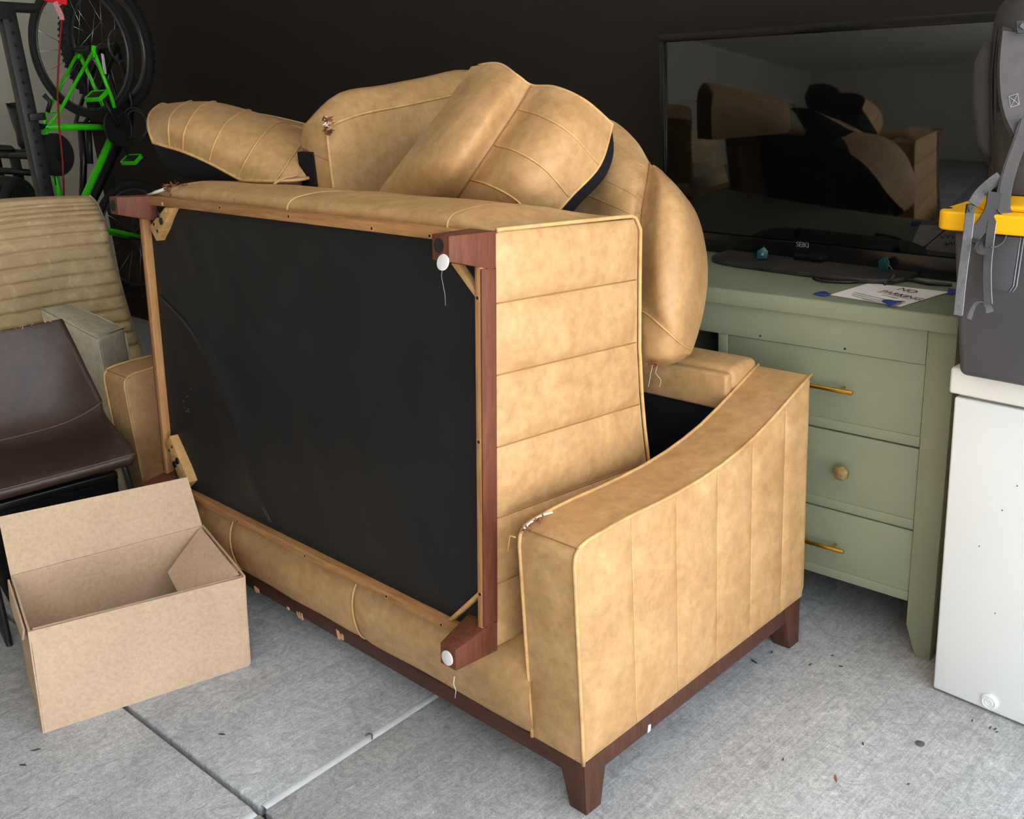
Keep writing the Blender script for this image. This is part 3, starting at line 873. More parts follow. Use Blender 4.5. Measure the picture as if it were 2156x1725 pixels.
text_mesh('heading', 'PARKING', 0.030, M['ink'], notice, textM(1892, 623, TZ+.0056), extrude=.0002)
for k, (px, py, w, mt) in enumerate(((1880, 622, .10, 'inkgrey'), (1873, 624.5, .05, 'inkyellow'), (1848, 627, .15, 'inkgrey'), (1843, 630, .15, 'inkgrey'), (1840, 633, .14, 'inkgrey'), (1848, 637, .10, 'inkgrey'))):
    o = on_z(px, py, TZ+.0054-k*.0003)
    prism('text_line', [o-tdir*w/2-tup*.0015, o+tdir*w/2-tup*.0015, o+tdir*w/2+tup*.0015, o-tdir*w/2+tup*.0015], (0, 0, .0003), M[mt], notice, 0, True)
# two teal clips leaning in front of the screen's lower edge
for px, py, s, lb in ((1606, 533, 1, 'teal plastic clip left of the television stand neck'), (1860, 556, -1, 'teal plastic clip right of the television stand neck')):
    c = on_z(px, py+12, .934)
    t = thing('plastic_clip', lb, 'clip', c, (0, 0, 0.4*s), 'teal clips on the television stand')
    for sg in (-1, 1):
        prism('jaw', [(-0.012+sg*.004, sg*.003, 0), (0.006+sg*.004, sg*.003, 0), (0.014, sg*.005, 0.020), (0.002, sg*.005, 0.034), (-0.016, sg*.005, 0.022)], (0, .003, 0), M['teal'], t, 0.001)
    cyl('spring', (0, -.006, .014), (0, .010, .014), .004, M['spoke'], t, 12)

# ------------------------------------------------------------------ white chest freezer
FO = on_z(1963, 1453, 0) ; FR = math.radians(-3.0)
frz = thing('chest_freezer', 'white chest freezer beside the green dresser with a round drain plug', 'freezer', FO, (0, 0, FR))
FMI = MW[frz.name].inverted()
FWd, FDp = 0.60, 0.52
hexa('cabinet', [(0, 0, .006), (FWd, 0, .006), (FWd, FDp, .006), (0, FDp, .006), (-.008, -.002, .762), (FWd, -.002, .762), (FWd, FDp, .762), (-.008, FDp, .762)], M['white'], frz, 0.006, seg=3)
box('gasket', (0.0, FWd-.008), (0.006, FDp-.008), (.760, .772), M['gasket'], frz, 0.001)
box('lid', (-.018, FWd+.008), (-.012, FDp+.006), (.771, .832), M['cream_enamel'], frz, 0.008, seg=3)
for x in (.05, FWd-.05):
    for y in (.05, FDp-.05): cyl('foot', (x, y, 0), (x, y, .009), .018, M['black'], frz, 16)
fn_ = Vector((-math.sin(FR), math.cos(FR), 0))
pg = FMI @ on_plane(2084, 1477, FO, fn_)
pl = cyl('drain_plug', (pg.x, 0.002, pg.z+.0), (pg.x, -.006, pg.z), .0205, M['white'], frz, 30, bev=.003)
for r_ in (.015, .008):
    tube('plug_ring', [(pg.x+r_*math.cos(k*math.pi/12), -.0065, pg.z+r_*math.sin(k*math.pi/12)) for k in range(24)], .0014, M['white'], pl, 6, True)
for k in range(7):
    x, z = random.uniform(.02, .26), random.uniform(.1, .66)
    cyl('scuff', (x, -.0019, z), (x, -.0032, z), .0014, M['debris'], frz, 6)
# ------------------------------------------------------------------ loose cushions piled on the loveseat
def cushion(name, label, ctrl, thick, tdir, seams_rows=(), seams_cols=(), n=6, base_mat='blackcloth', extra_pipe=True, base_bulge=0.06, group=None, subpipe=(), row_groove=0.0, zmin=None, be=5):
    """ctrl: rows of (px,py,dist); top leather surface; base bulges along tdir"""
    G3 = [[at(*p) for p in r] for r in ctrl]
    U = upgrid(G3, n, n)
    R, C = len(U), len(U[0])
    if zmin is not None:
        for r in U:
            for p in r: p.z = max(p.z, zmin)
    cen = sum((U[i][j] for i in range(R) for j in range(C)), Vector())/(R*C)
    lowest = min(U[i][j].z for i in range(R) for j in range(C))
    t = thing(name, label, 'cushion', (cen.x, cen.y, lowest), group=group)
    td = Vector(tdir).normalized()
    if row_groove:
        for i in range(R):
            for si in seams_rows:
                g = math.exp(-((i-si*n)/(0.16*n))**2)
                if g > .02:
                    for j in range(C):
                        U[i][j] = U[i][j] + td*row_groove*g
    top = mk('leather_top', [p for r in U for p in r], grid_faces(R, C), M['tan'], t, True, True)
    # base from the boundary
    B = []
    for i in range(R):
        row = []
        for j in range(C):
            s, v = j/(C-1), i/(R-1)
            p = (U[i][0].lerp(U[i][-1], s)+U[0][j].lerp(U[-1][j], v)
                 - (U[0][0].lerp(U[0][-1], s)).lerp(U[-1][0].lerp(U[-1][-1], s), v))
            k = (1-abs(2*s-1)**be)*(1-abs(2*v-1)**be)
            q_ = p + td*(thick*k)
            if zmin is not None: q_.z = max(q_.z, zmin)
            row.append(q_)
        B.append(row)
    mk('underside', [p for r in B for p in r], grid_faces(R, C), M[base_mat], t, True, True)
    rim = U[0] + [U[i][-1] for i in range(1, R)] + U[-1][::-1][1:] + [U[i][0] for i in range(R-2, 0, -1)]
    if extra_pipe == 'TR':
        tube('piping', U[0][2:]+[U[i][-1] for i in range(1, R)], 0.0038, M['tan_pipe'], t, 6, False, True)
    elif extra_pipe:
        tube('piping', rim, 0.0045, M['tan_pipe'], t, 6, True, True)
    for si, j0, j1 in [(q if isinstance(q, tuple) else (q, 0, 1)) for q in seams_rows]:
        i = int(round(si*n)); a, b_ = int(j0*(C-1)), int(j1*(C-1))
        tube('seam', [U[i][j]-td*0.0012 for j in range(a, b_+1)], 0.0027, M['tan_pipe'], top, 5, False, True)
    for sj, i0, i1 in [(q if isinstance(q, tuple) else (q, 0, 1)) for q in seams_cols]:
        j = int(round(sj*n)); a, b_ = int(i0*(R-1)), int(i1*(R-1))
        tube('seam', [U[i][j]-td*0.0005 for i in range(a, b_+1)], 0.0028, M['tan_seam'], top, 5, False, True)
    return t, U, top

# centre cushion: smooth roll on the left, channels on the right
cc = [[(992, 140, 2.62), (1048, 134, 2.55), (1090, 160, 2.50), (1120, 180, 2.50), (1170, 184, 2.44), (1232, 212, 2.42), (1290, 262, 2.47)],
      [(936, 220, 2.60), (985, 205, 2.49), (1045, 212, 2.44), (1090, 230, 2.475), (1140, 245, 2.38), (1202, 282, 2.35), (1262, 348, 2.43)],
      [(882, 292, 2.59), (930, 280, 2.47), (995, 288, 2.41), (1040, 305, 2.455), (1085, 318, 2.36), (1146, 355, 2.33), (1200, 416, 2.40)],
      [(828, 362, 2.610), (880, 352, 2.500), (945, 362, 2.440), (990, 378, 2.480), (1030, 390, 2.400), (1090, 424, 2.370), (1142, 484, 2.440)],
      [(775, 432, 2.710), (830, 424, 2.640), (890, 434, 2.590), (940, 450, 2.610), (980, 464, 2.550), (1040, 498, 2.540), (1090, 550, 2.580)],
      [(722, 500, 2.830), (775, 500, 2.790), (835, 506, 2.770), (885, 520, 2.780), (925, 536, 2.750), (985, 570, 2.750), (1035, 620, 2.770)]]
cC, UC, topC = cushion('back_cushion', 'tan leather cushion standing at a slant, smooth roll beside channelled panels, centre of pile',
        cc, 0.13, RIGHT*.52+DOWN*.22+FWD, seams_rows=((1, .5, 1), (2, .5, 1), (3, .5, 1)), seams_cols=((3, 0, 1),), n=7, extra_pipe='TR', be=14)
# right cushion
cd = [[(1180, 250, 2.780), (1240, 246, 2.740), (1292, 255, 2.700), (1340, 297, 2.640), (1368, 343, 2.580), (1378, 348, 2.570), (1392, 358, 2.620), (1404, 370, 2.700)],
      [(1180, 320, 2.720), (1235, 322, 2.640), (1285, 335, 2.560), (1332, 360, 2.520), (1362, 388, 2.510), (1392, 386, 2.450), (1430, 402, 2.470), (1462, 440, 2.620)],
      [(1180, 410, 2.680), (1232, 412, 2.600), (1280, 425, 2.520), (1325, 440, 2.480), (1352, 452, 2.480), (1390, 452, 2.400), (1445, 470, 2.410), (1486, 520, 2.580)],
      [(1180, 510, 2.660), (1230, 512, 2.590), (1280, 520, 2.520), (1322, 535, 2.480), (1348, 545, 2.460), (1388, 545, 2.370), (1448, 560, 2.390), (1490, 592, 2.560)],
      [(1190, 610, 2.660), (1235, 612, 2.600), (1280, 620, 2.530), (1322, 625, 2.480), (1350, 630, 2.440), (1390, 640, 2.370), (1440, 655, 2.390), (1479, 668, 2.530)],
      [(1200, 690, 2.670), (1240, 690, 2.620), (1285, 690, 2.560), (1320, 672, 2.490), (1350, 655, 2.430), (1396, 690, 2.390), (1432, 722, 2.410), (1458, 738, 2.500)],
      [(1215, 750, 2.700), (1255, 758, 2.670), (1290, 764, 2.600), (1325, 760, 2.520), (1352, 745, 2.440), (1388, 752, 2.420), (1418, 757, 2.440), (1446, 750, 2.520)],
      [(1225, 770, 2.760), (1260, 778, 2.720), (1295, 780, 2.660), (1325, 776, 2.590), (1352, 772, 2.520), (1386, 772, 2.500), (1412, 767, 2.510), (1440, 758, 2.560)]]
cD, UD, topD = cushion('seat_cushion', 'fat tan leather cushion bulging out on the right behind the loveseat arm',
        cd, 0.13, Vector((-0.5, 0.85, -0.1)), seams_rows=((5, .55, 1),), seams_cols=((4, 0, .72),), n=6, extra_pipe=False)
for i_ in (3, 6, 9, 12, 16):
    tube('seam', [UD[min(i_+int(round(1.2*math.sin(j/24*math.pi))), len(UD)-1)][j].lerp(UD[max(0, i_-2)][j], 0.5*(1-j/24)) for j in range(0, 25)], 0.0022, M['tan'], topD, 6, False, True)
shred('torn_corner', [at(1368, 766, 2.42), at(1385, 771, 2.43)], M['torn'], topD, 26, 0.014, 0.006, 11)
for a_, b_ in ((1374, 1368), (1384, 1392)):
    tube('loose_thread', [at(a_, 770, 2.40), at(a_-4, 786, 2.40), at(b_, 800, 2.40), at(b_-3, 815, 2.40)], 0.00035, M['foam'], topD, 4, False, True)
# left cushion
ca = [[(322, 300, 3.00), (352, 309, 2.98), (385, 319, 2.95), (440, 343, 2.91), (500, 375, 2.87), (560, 405, 2.82), (610, 425, 2.80)],
      [(313, 272, 3.04), (349, 272, 2.96), (388, 280, 2.92), (452, 303, 2.88), (520, 335, 2.84), (590, 368, 2.80), (640, 392, 2.80)],
      [(314, 245, 3.12), (352, 245, 3.00), (405, 246, 2.96), (475, 262, 2.92), (548, 292, 2.88), (618, 326, 2.85), (668, 352, 2.86)],
      [(326, 228, 3.22), (372, 224, 3.10), (428, 222, 3.06), (505, 239, 3.02), (578, 264, 2.98), (645, 296, 2.95), (700, 322, 2.96)],
      [(344, 219, 3.32), (395, 214, 3.22), (455, 215, 3.18), (528, 233, 3.14), (600, 258, 3.10), (670, 290, 3.08), (725, 316, 3.10)],
      [(360, 226, 3.44), (412, 225, 3.38), (475, 228, 3.34), (548, 248, 3.30), (620, 276, 3.26), (690, 308, 3.24), (745, 334, 3.26)]]
cA, UA, topA = cushion('channelled_cushion', 'tan channelled leather cushion with black underside, leftmost on the pile',
        ca, 0.115, Vector((-0.12, 0.1, -1.0)), seams_cols=(), n=6, zmin=1.248, be=10)
tube('end_piping', [at(563, 404, 2.79), at(580, 385, 2.785), at(598, 375, 2.785), at(628, 369, 2.80)], 0.0035, M['tan_pipe'], topA, 6, False, True)
for j in (1, 2, 3, 4, 5):
    jj = j*6 if j > 1 else 7
    tube('seam', [UA[i][jj]+Vector((.0006, -.0008, .0012)) for i in range(0, len(UA)-6)], 0.0030, M['tan_pipe'], topA, 5, False, True)
# flatter channelled cushion showing behind it
ce = [[(470, 262, 3.46), (520, 268, 3.44), (580, 282, 3.42), (650, 300, 3.40), (720, 318, 3.38)],
      [(482, 245, 3.52), (535, 250, 3.48), (600, 262, 3.46), (665, 280, 3.44), (735, 300, 3.42)],
      [(494, 238, 3.64), (548, 241, 3.60), (612, 254, 3.57), (680, 272, 3.55), (750, 292, 3.54)],
      [(504, 244, 3.78), (558, 248, 3.74), (622, 260, 3.70), (690, 278, 3.68), (760, 298, 3.66)]]
cE, UE, topE = cushion('upright_cushion', 'upright tan leather cushion mostly hidden behind the leftmost channelled cushion',
        ce, 0.50, Vector((0, 0.02, -1)), seams_rows=(1, 2), n=6, base_mat='tan', be=10)

# ------------------------------------------------------------------ boxy leather arm with the torn corner
ax0 = at(690, 300, 2.73)
XR, YF = ax0.x, ax0.y
XL = on_y(634, 300, YF).x
arm3 = thing('armchair_arm', 'boxy tan leather furniture arm with a torn front corner, between the cushions', 'furniture arm', ((XR+XL)/2, YF+.25, 1.19))
zc = on_y(692, 262, YF).z
prof = [(YF, 1.19), (YF, zc-.05)] + [(YF+.004, zc-.018), (YF+.018, zc-.004)]
for px, py in ((760, 240), (850, 222), (935, 204)):
    p = on_x(px, py, XR); prof.append((p.y, p.z))
last = prof[-1]
prof += [(last[0]+.16, last[1]+.012), (last[0]+.20, last[1]-.03), (last[0]+.20, 1.19)]
# cross-section over the top rises to the left: build as rows across x
NX = 10
cols = []
for k in range(NX+1):
    s = k/NX; x = XR+(XL-XR)*s
    col = []
    for i, (y, z) in enumerate(prof):
        yy = y; zz = z
        if 1 < i < len(prof)-1:
            zz = z + 0.048*math.sin(min(1, s*1.15)*math.pi*0.55)*(min(1, max(0, (y-YF)/.12))) + .012*math.sin(s*math.pi)
        if i >= 1 and s > .7: zz -= ((s-.7)/.3)**2*.02*(1 if i > 1 and i < len(prof)-1 else 0)
        yy -= 0.008*math.sin(s*math.pi)*(1 if i < 4 else 0)
        col.append((x, yy, zz))
    cols.append(cr(col, 4))
vs = [Vector(p) for c_ in cols for p in c_]; nC = len(cols[0])
fs = grid_faces(NX+1, nC)
fs.append(tuple(range(nC))); fs.append(tuple(NX*nC+i for i in range(nC))[::-1])
bm = bmesh.new(); bv = [bm.verts.new(v) for v in vs]
for f in fs: bm.faces.new([bv[i] for i in f])
body3 = mkbm('upholstered_body', bm, M['tan'], arm3, True, True, None, 50)
edge = [Vector((XR+.001, y, z)) for _, y, z in cols[0][0:nC]]
ei = [p for p in edge if p.y < last[0]+.1]
tube('piping', ei, 0.0045, M['tan_pipe'], body3, 6, False, True)
q0 = on_y(626, 318, YF-.012); q1 = on_y(659, 326, YF-.012)
box('black_strip', (q0.x, q1.x), (YF-.014, YF+.02), (1.20, on_y(640, 320, YF-.012).z), M['blackcloth'], arm3, 0.002, True)
tube('cross_seam', [on_y(636, 312, YF-.006), on_y(660, 325, YF-.009), on_y(690, 337, YF-.003)], 0.0016, M['tan_seam'], body3, 5, False, True)
tq = [on_y(684, 248, YF-.006), on_y(694, 258, YF-.004), on_y(690, 272, YF-.006), on_y(697, 282, YF-.004)]
shred('torn_leather', tq, M['torn'], body3, 44, 0.016, 0.010, 21, (0.6, -.8, 0))
shred('torn_edge', tq, M['tan_pipe'], body3, 26, 0.022, 0.010, 23, (0.6, -.8, 0))
shred('white_stuffing', [on_y(688, 256, YF-.01), on_y(690, 266, YF-.01)], M['foam'], body3, 10, 0.008, 0.010, 22, (0.6, -.8, 0))
# ------------------------------------------------------------------ cardboard box
B0 = on_z(90, 1543, 0); B1 = on_z(525, 1400, 0)
bd = (B1-B0).normalized(); BL = (B1-B0).length
ang = math.atan2(bd.y, bd.x)
cbox = thing('cardboard_box', 'open brown cardboard box on the floor with its rear flap standing up', 'box', B0, (0, 0, ang))
# local: x along the front face, y to the back, z up
CMI = MW[cbox.name].inverted()
bn = Vector((-bd.y, bd.x, 0))
def cp(px, py, y=0.0): return CMI @ on_plane(px, py, B0+bn*y, bn)
BDp, th = 0.33, 0.005
def panel(name, quad, mat='card', parent=cbox, t=th, n=8, curl=0.0, up=(0, 0, 1)):
    q = [Vector(v) for v in quad]
    nr = (q[1]-q[0]).cross(q[3]-q[0]).normalized()
    vs = []
    for e in (0, t):
        for i in range(n+1):
            for j in range(n+1):
                s, v = j/n, i/n
                p = q[0].lerp(q[1], s).lerp(q[3].lerp(q[2], s), v)
                k = math.sin(s*math.pi)*math.sin(v*math.pi)
                vs.append(p + nr*(e + curl*k + 0.0012*noise.noise((p.x*9, p.y*9, p.z*9+2))))
    N = (n+1)*(n+1)
    fs = grid_faces(n+1, n+1)+grid_faces(n+1, n+1, N, True)
    rim = list(range(n+1))+[i*(n+1)+n for i in range(1, n+1)]+[n*(n+1)+j for j in range(n-1, -1, -1)]+[i*(n+1) for i in range(n-1, 0, -1)]
    for a_, b_ in zip(rim, rim[1:]+rim[:1]): fs.append((a_, b_, b_+N, a_+N))
    o = mk(name, vs, fs, M[mat], parent, True)
    for e in o.data.edges: pass
    bm = bmesh.new(); bm.from_mesh(o.data)
    for e in bm.edges:
        if len(e.link_faces) == 2 and e.calc_face_angle(0) > .6: e.smooth = False
    bm.to_mesh(o.data); bm.free()
    return o
fl = cp(58, 1330); fr = cp(513, 1214)
front = panel('front_wall', [(0, 0, 0), (BL, 0, 0), (fr.x, 0, fr.z), (fl.x, 0, fl.z)], curl=-.004)
rl = cp(22, 1212, BDp); rrr = cp(425, 1106, BDp)
rear = panel('rear_wall', [(-.01, BDp, 0), (BL-.01, BDp, 0), (rrr.x, BDp, rrr.z), (rl.x, BDp, rl.z)])
panel('left_wall', [(0, .003, 0), (-.01, BDp, 0), (rl.x, BDp, rl.z), (fl.x, .003, fl.z)])
panel('right_wall', [(BL, .003, 0), (BL-.01, BDp, 0), (rrr.x, BDp, rrr.z), (fr.x, .003, fr.z)])
panel('bottom', [(.003, .003, .002), (BL-.003, .003, .002), (BL-.012, BDp-.003, .002), (-.006, BDp-.003, .002)])
f0 = cp(0, 1088, BDp+.06); f1 = cp(394, 1005, BDp+.045)
f0 = cp(-4, 1089, BDp+.06)
rf = panel('rear_flap', [(rl.x, BDp, rl.z), (rrr.x, BDp, rrr.z), (f1.x, BDp+.045, f1.z), (f0.x, BDp+.06, f0.z)], curl=.006)
panel('fold_crease', [(rl.x, BDp-.0015, rl.z-.004), (rrr.x, BDp-.0015, rrr.z-.004), (rrr.x, BDp-.0015, rrr.z+.003), (rl.x, BDp-.0015, rl.z+.003)], 'cleartape', rf, .0008)
# front flap folded in and hanging down inside
panel('front_flap', [(fl.x+.012, .006, fl.z-.003), (fr.x-.004, .006, fr.z-.003), (fr.x-.02, .075, fr.z-.10), (fl.x+.03, .045, fl.z-.11)], curl=.006)
# right flap folded in
rfl = panel('right_flap', [(fr.x-.006, .02, fr.z-.002), (rrr.x-.004, BDp-.01, rrr.z-.004), (rrr.x-.125, BDp-.075, rrr.z-.085), (fr.x-.15, .055, fr.z-.075)], curl=.004)
panel('tape_strip', [(fr.x-.004, .03, fr.z+.0035), (fr.x-.004, .09, fr.z+.0045), (fr.x-.13, .10, fr.z-.060), (fr.x-.13, .05, fr.z-.064)], 'tape', rfl, .0006)
# left flap hanging outside, crumpled
panel('left_flap', [(fl.x-.004, .012, fl.z+.001), (rl.x-.004, BDp-.02, rl.z-.002), (rl.x-.012, BDp-.04, rl.z-.06), (fl.x-.012, .03, fl.z-.035)], curl=.006)
tpz = fl.z
panel('tape_strip', [(.016, -.0012, .004), (.045, -.0012, .004), (fl.x+.045, -.0012, tpz-.01), (fl.x+.016, -.0012, tpz-.006)], 'cleartape', front, .0006, 6)
panel('tape_strip', [(BL-.035, -.0012, .003), (BL-.002, -.0012, .003), (BL-.002, -.0012, .07), (BL-.035, -.0012, .07)], 'cleartape', front, .0006, 6)
for k in range(5):
    z = .01+k*.05; s = .004*random.random()
cyl('corner_fold', (.004, -.001, .004), (fl.x+.004, -.001, fl.z-.004), .0042, M['cardedge'], front, 10)

# ------------------------------------------------------------------ brown bucket chair
CH0 = on_z(287, 960, .462); CA = math.radians(-9)
cf = Vector((math.cos(CA), math.sin(CA), 0)); cs = Vector((math.sin(CA), -math.cos(CA), 0))   # forward, sideways away from the sofa
CWd = 0.47
cc_ = CH0 + cs*CWd/2
chair = thing('bucket_chair', 'dark brown leather bucket chair with a frayed back edge, behind the cardboard box', 'chair', (cc_.x-cf.x*.24, cc_.y-cf.y*.24, 0), (0, 0, CA))
KMI = MW[chair.name].inverted()
# profile: (forward, z, width factor, side lift)
pf = [(.235, .436, .94, 0), (.242, .452, .97, 0), (.228, .470, 1.0, .002), (.14, .472, 1.02, .008), (.03, .460, 1.03, .016), (-.08, .452, 1.04, .024), (-.155, .462, 1.06, .032),
      (-.205, .500, 1.08, .036), (-.235, .56, 1.06, .032), (-.262, .64, 1.02, .022), (-.285, .72, .98, .012), (-.303, .785, .94, .004), (-.308, .798, .93, .002)]
PF = cr(pf, 4); NS = 28
def shell(off, name, mat):
    vs = []
    for i, (f_, z, w, lift) in enumerate(PF):
        a_ = PF[min(i+1, len(PF)-1)]; b_ = PF[max(i-1, 0)]
        tf, tz = a_[0]-b_[0], a_[1]-b_[1]; L = math.hypot(tf, tz); nf, nz = -tz/L*-1, tf/L*-1
        # normal towards the sitter: rotate the tangent
        nf, nz = tz/L, -tf/L
        for j in range(NS+1):
            s = -1+2*j/NS
            e = abs(s)**3
            rl_ = lift*e*2.2
            vs.append((f_+nf*(off+rl_*(1 if True else 0)), s*CWd/2*w, z+nz*(off+rl_)))
    return vs
top_v = shell(0.0, '', None); bot_v = shell(-0.022, '', None)
N = len(top_v); C_ = NS+1; R_ = len(PF)
fs = grid_faces(R_, C_)+grid_faces(R_, C_, N, True)
rim = list(range(C_))+[i*C_+C_-1 for i in range(1, R_)]+[(R_-1)*C_+j for j in range(C_-2, -1, -1)]+[i*C_ for i in range(R_-2, 0, -1)]
for a_, b_ in zip(rim, rim[1:]+rim[:1]): fs.append((a_, b_, b_+N, a_+N))
sh = mk('seat_shell', top_v+bot_v, fs, M['brown'], chair)
i0 = 26
tube('seam', [Vector(top_v[i0*C_+j])+Vector((.0006, 0, .0008)) for j in range(C_)], 0.0016, M['brownthread'], sh, 5)
tube('seam', [Vector(top_v[(i0+1)*C_+j])+Vector((.0004, 0, .0006)) for j in range(C_)], 0.0012, M['brown'], sh, 5)
tube('edge_stitching', [Vector(top_v[7*C_+j])+Vector((0.0004, 0, .0009)) for j in range(C_)], 0.0011, M['brownthread'], sh, 5)
m4 = MW[chair.name]
shred('frayed_edge', [m4 @ Vector(top_v[(R_-1)*C_+j]) for j in range(10, C_-1)], M['tan_pipe'], sh, 60, .010, .007, 31)
# legs: two bent steel loops
for s in (-1, 1):
    pts = [(.19, s*.19, .445), (.205, s*.205, .40), (.235, s*.22, .012), (.215, s*.222, .011), (-.225, s*.222, .011), (-.245, s*.22, .012), (-.20, s*.205, .40), (-.17, s*.19, .455)]
    tube('leg_loop', cr(pts, 5), 0.0095, M['blackmetal'], chair, 10)
tube('cross_bar', [(.19, -.19, .438), (.19, .19, .438)], .009, M['blackmetal'], chair, 10)
tube('cross_bar', [(-.17, -.19, .43), (-.17, .19, .43)], .009, M['blackmetal'], chair, 10)

# black tote under the chair
tt = thing('black_tote', 'black storage tote on the floor under the brown chair', 'storage tote', (cc_.x-cf.x*.26, cc_.y-cf.y*.26, 0), (0, 0, CA))
hexa('tub', [(-.15, -.17, .002), (.10, -.17, .002), (.10, .17, .002), (-.15, .17, .002), (-.17, -.20, .36), (.13, -.20, .36), (.13, .20, .36), (-.17, .20, .36)], M['blackcloth'], tt, .012, seg=3)
box('lid', (-.175, .135), (-.20, .20), (.355, .385), M['black'], tt, .008, seg=3)

# ------------------------------------------------------------------ cream leather cushion block
k1, k2, k3, k4 = at(80, 645, 3.80), at(206, 712, 3.70), at(264, 690, 3.88), at(148, 638, 3.96)
dz = Vector((-.03, 0, -.62))
for k_ in (k1, k2, k3, k4): pass
cb = thing('leather_cushion_block', 'pale cream leather cushion standing on edge behind the brown chair', 'cushion', ((k1.x+k3.x)/2, (k1.y+k3.y)/2, 0))
lows = [Vector((k_.x-.02, k_.y, 0.01)) for k_ in (k1, k2, k3, k4)]
hexa('cover', lows+[k1, k2, k3, k4], M['cream'], cb, 0.022, True, 4)
def inset(a_, c_, f): return a_.lerp(c_, f)
cen_ = (k1+k2+k3+k4)/4
tube('piping', [p.lerp(cen_, .05)+Vector((0, 0, -.004)) for p in (k1, k2, k3, k4)], .0045, M['cream'], cb, 6, True, True)
tube('piping', [k2.lerp(cen_, .04)+Vector((0, 0, -.02)), lows[1].lerp(cen_, .03)], .0045, M['cream'], cb, 6, False, True)
tube('piping', [k3.lerp(cen_, .04)+Vector((0, 0, -.02)), lows[2].lerp(cen_, .03)], .0045, M['cream'], cb, 6, False, True)

# ------------------------------------------------------------------ quilted mattress leaning behind
def mp(px, py, x): return on_x(px, py, x)
mat_ = thing('futon_mattress', 'tan quilted futon mattress leaning upright at the left behind the chair', 'mattress', (-4.3, 1.25, 0))
right_edge = [(188, 412, -4.42), (204, 430, -4.40), (220, 470, -4.37), (243, 560, -4.33), (268, 650, -4.28), (298, 745, -4.23)]
tr0 = mp(188, 414, -4.42)
NVm, NUm = 220, 70
vs = []
re_w = [mp(*q) for q in right_edge]
re_w.append(re_w[-1] + (re_w[-1]-re_w[-2])*2.2)
zmin = re_w[-1].z
REc = [Vector(q) for q in cr([tuple(q) for q in re_w], 20)]
# resample by height to the floor
def re_at(v):
    k = v*(len(REc)-1); i = int(min(k, len(REc)-2)); return REc[i].lerp(REc[i+1], k-i)
ztop_m = re_w[0].z
def mfun(s, v):
    """s 0 right .. 1 left, v 0 top .. 1 floor"""
    r_ = re_at(v)
    z = r_.z*(1) if r_.z > 0.02 else 0.02
    y = r_.y - s*1.15
    x = r_.x - s*0.10
    z += 0.018*math.sin(s*5.0)*(1-v) + 0.05*s*(1-v)
    return Vector((x, y, max(z, .015)))
for side in (0, 1):
    for i in range(NVm+1):
        v = i/NVm
        for j in range(NUm+1):
            s = j/NUm
            p = mfun(s, v)
            q = (v*(ztop_m)/0.052) % 1.0
            quilt = -0.016*math.exp(-((q-.5)/.13)**2)*(1 if v > .10 else 0)*(0.5+0.5*min(1, max(0, (v-.1)*8)))
            wr = 0.014*noise.noise((p.y*6, p.z*7, 2.0))+0.008*noise.noise((p.y*17, p.z*14, 7.0))
            rnd = (1-max(0, 1-s/.05)**2)**.5 if s < .05 else 1
            rnd *= (1-max(0, 1-v/.05)**2)**.5 if v < .05 else 1
            off = (0.065*rnd + (quilt+wr)*rnd) if side == 0 else -0.065*rnd
            vs.append(p + Vector((off, 0, 0)))
N = (NVm+1)*(NUm+1)
fs = grid_faces(NVm+1, NUm+1)+grid_faces(NVm+1, NUm+1, N, True)
mk('quilted_cover', vs, fs, M['quilt'], mat_, True, True)
tube('edge_piping', [re_at(k/30) for k in range(28)], .006, M['quilt'], mat_, 6, False, True)

# ------------------------------------------------------------------ steel rack
RX = -4.85
ru = on_x(35, 100, RX); rl_ = on_x(88, 411, RX)
ry = (ru.y+rl_.y)/2
rack = thing('power_rack', 'black steel rack upright full of holes in front of the hanging bicycles', 'rack', (RX, ry, 0))
up_ = box('upright', (RX-.032, RX+.032), (ry-.032, ry+.032), (0, 1.86), M['blackmetal'], rack, 0.006, True)
for k in range(34):
    z = .12+k*.0508
    cyl('hole', (RX+.0318, ry, z), (RX+.0328, ry, z), .0085, M['hole'], up_, 12, True)
box('top_plate', (RX-.034, RX+.034), (ry-.24, ry+.03), (1.80, 1.87), M['blackmetal'], rack, 0.006, True)
cyl('pull_up_bar', (RX+.02, ry-.30, 1.875), (RX-.02, ry+.13, 1.845), .021, M['blackmetal'], rack, 16, True)
pc_ = on_x(75, 246, RX+.03)
box('safety_pin', (RX+.03, RX+.06), (pc_.y-.035, pc_.y+.035), (pc_.z-.016, pc_.z+.016), M['blackmetal'], rack, 0.004, True)
box('foot', (RX-.3, RX+.3), (ry-.033, ry+.033), (0, .05), M['blackmetal'], rack, .004, True)

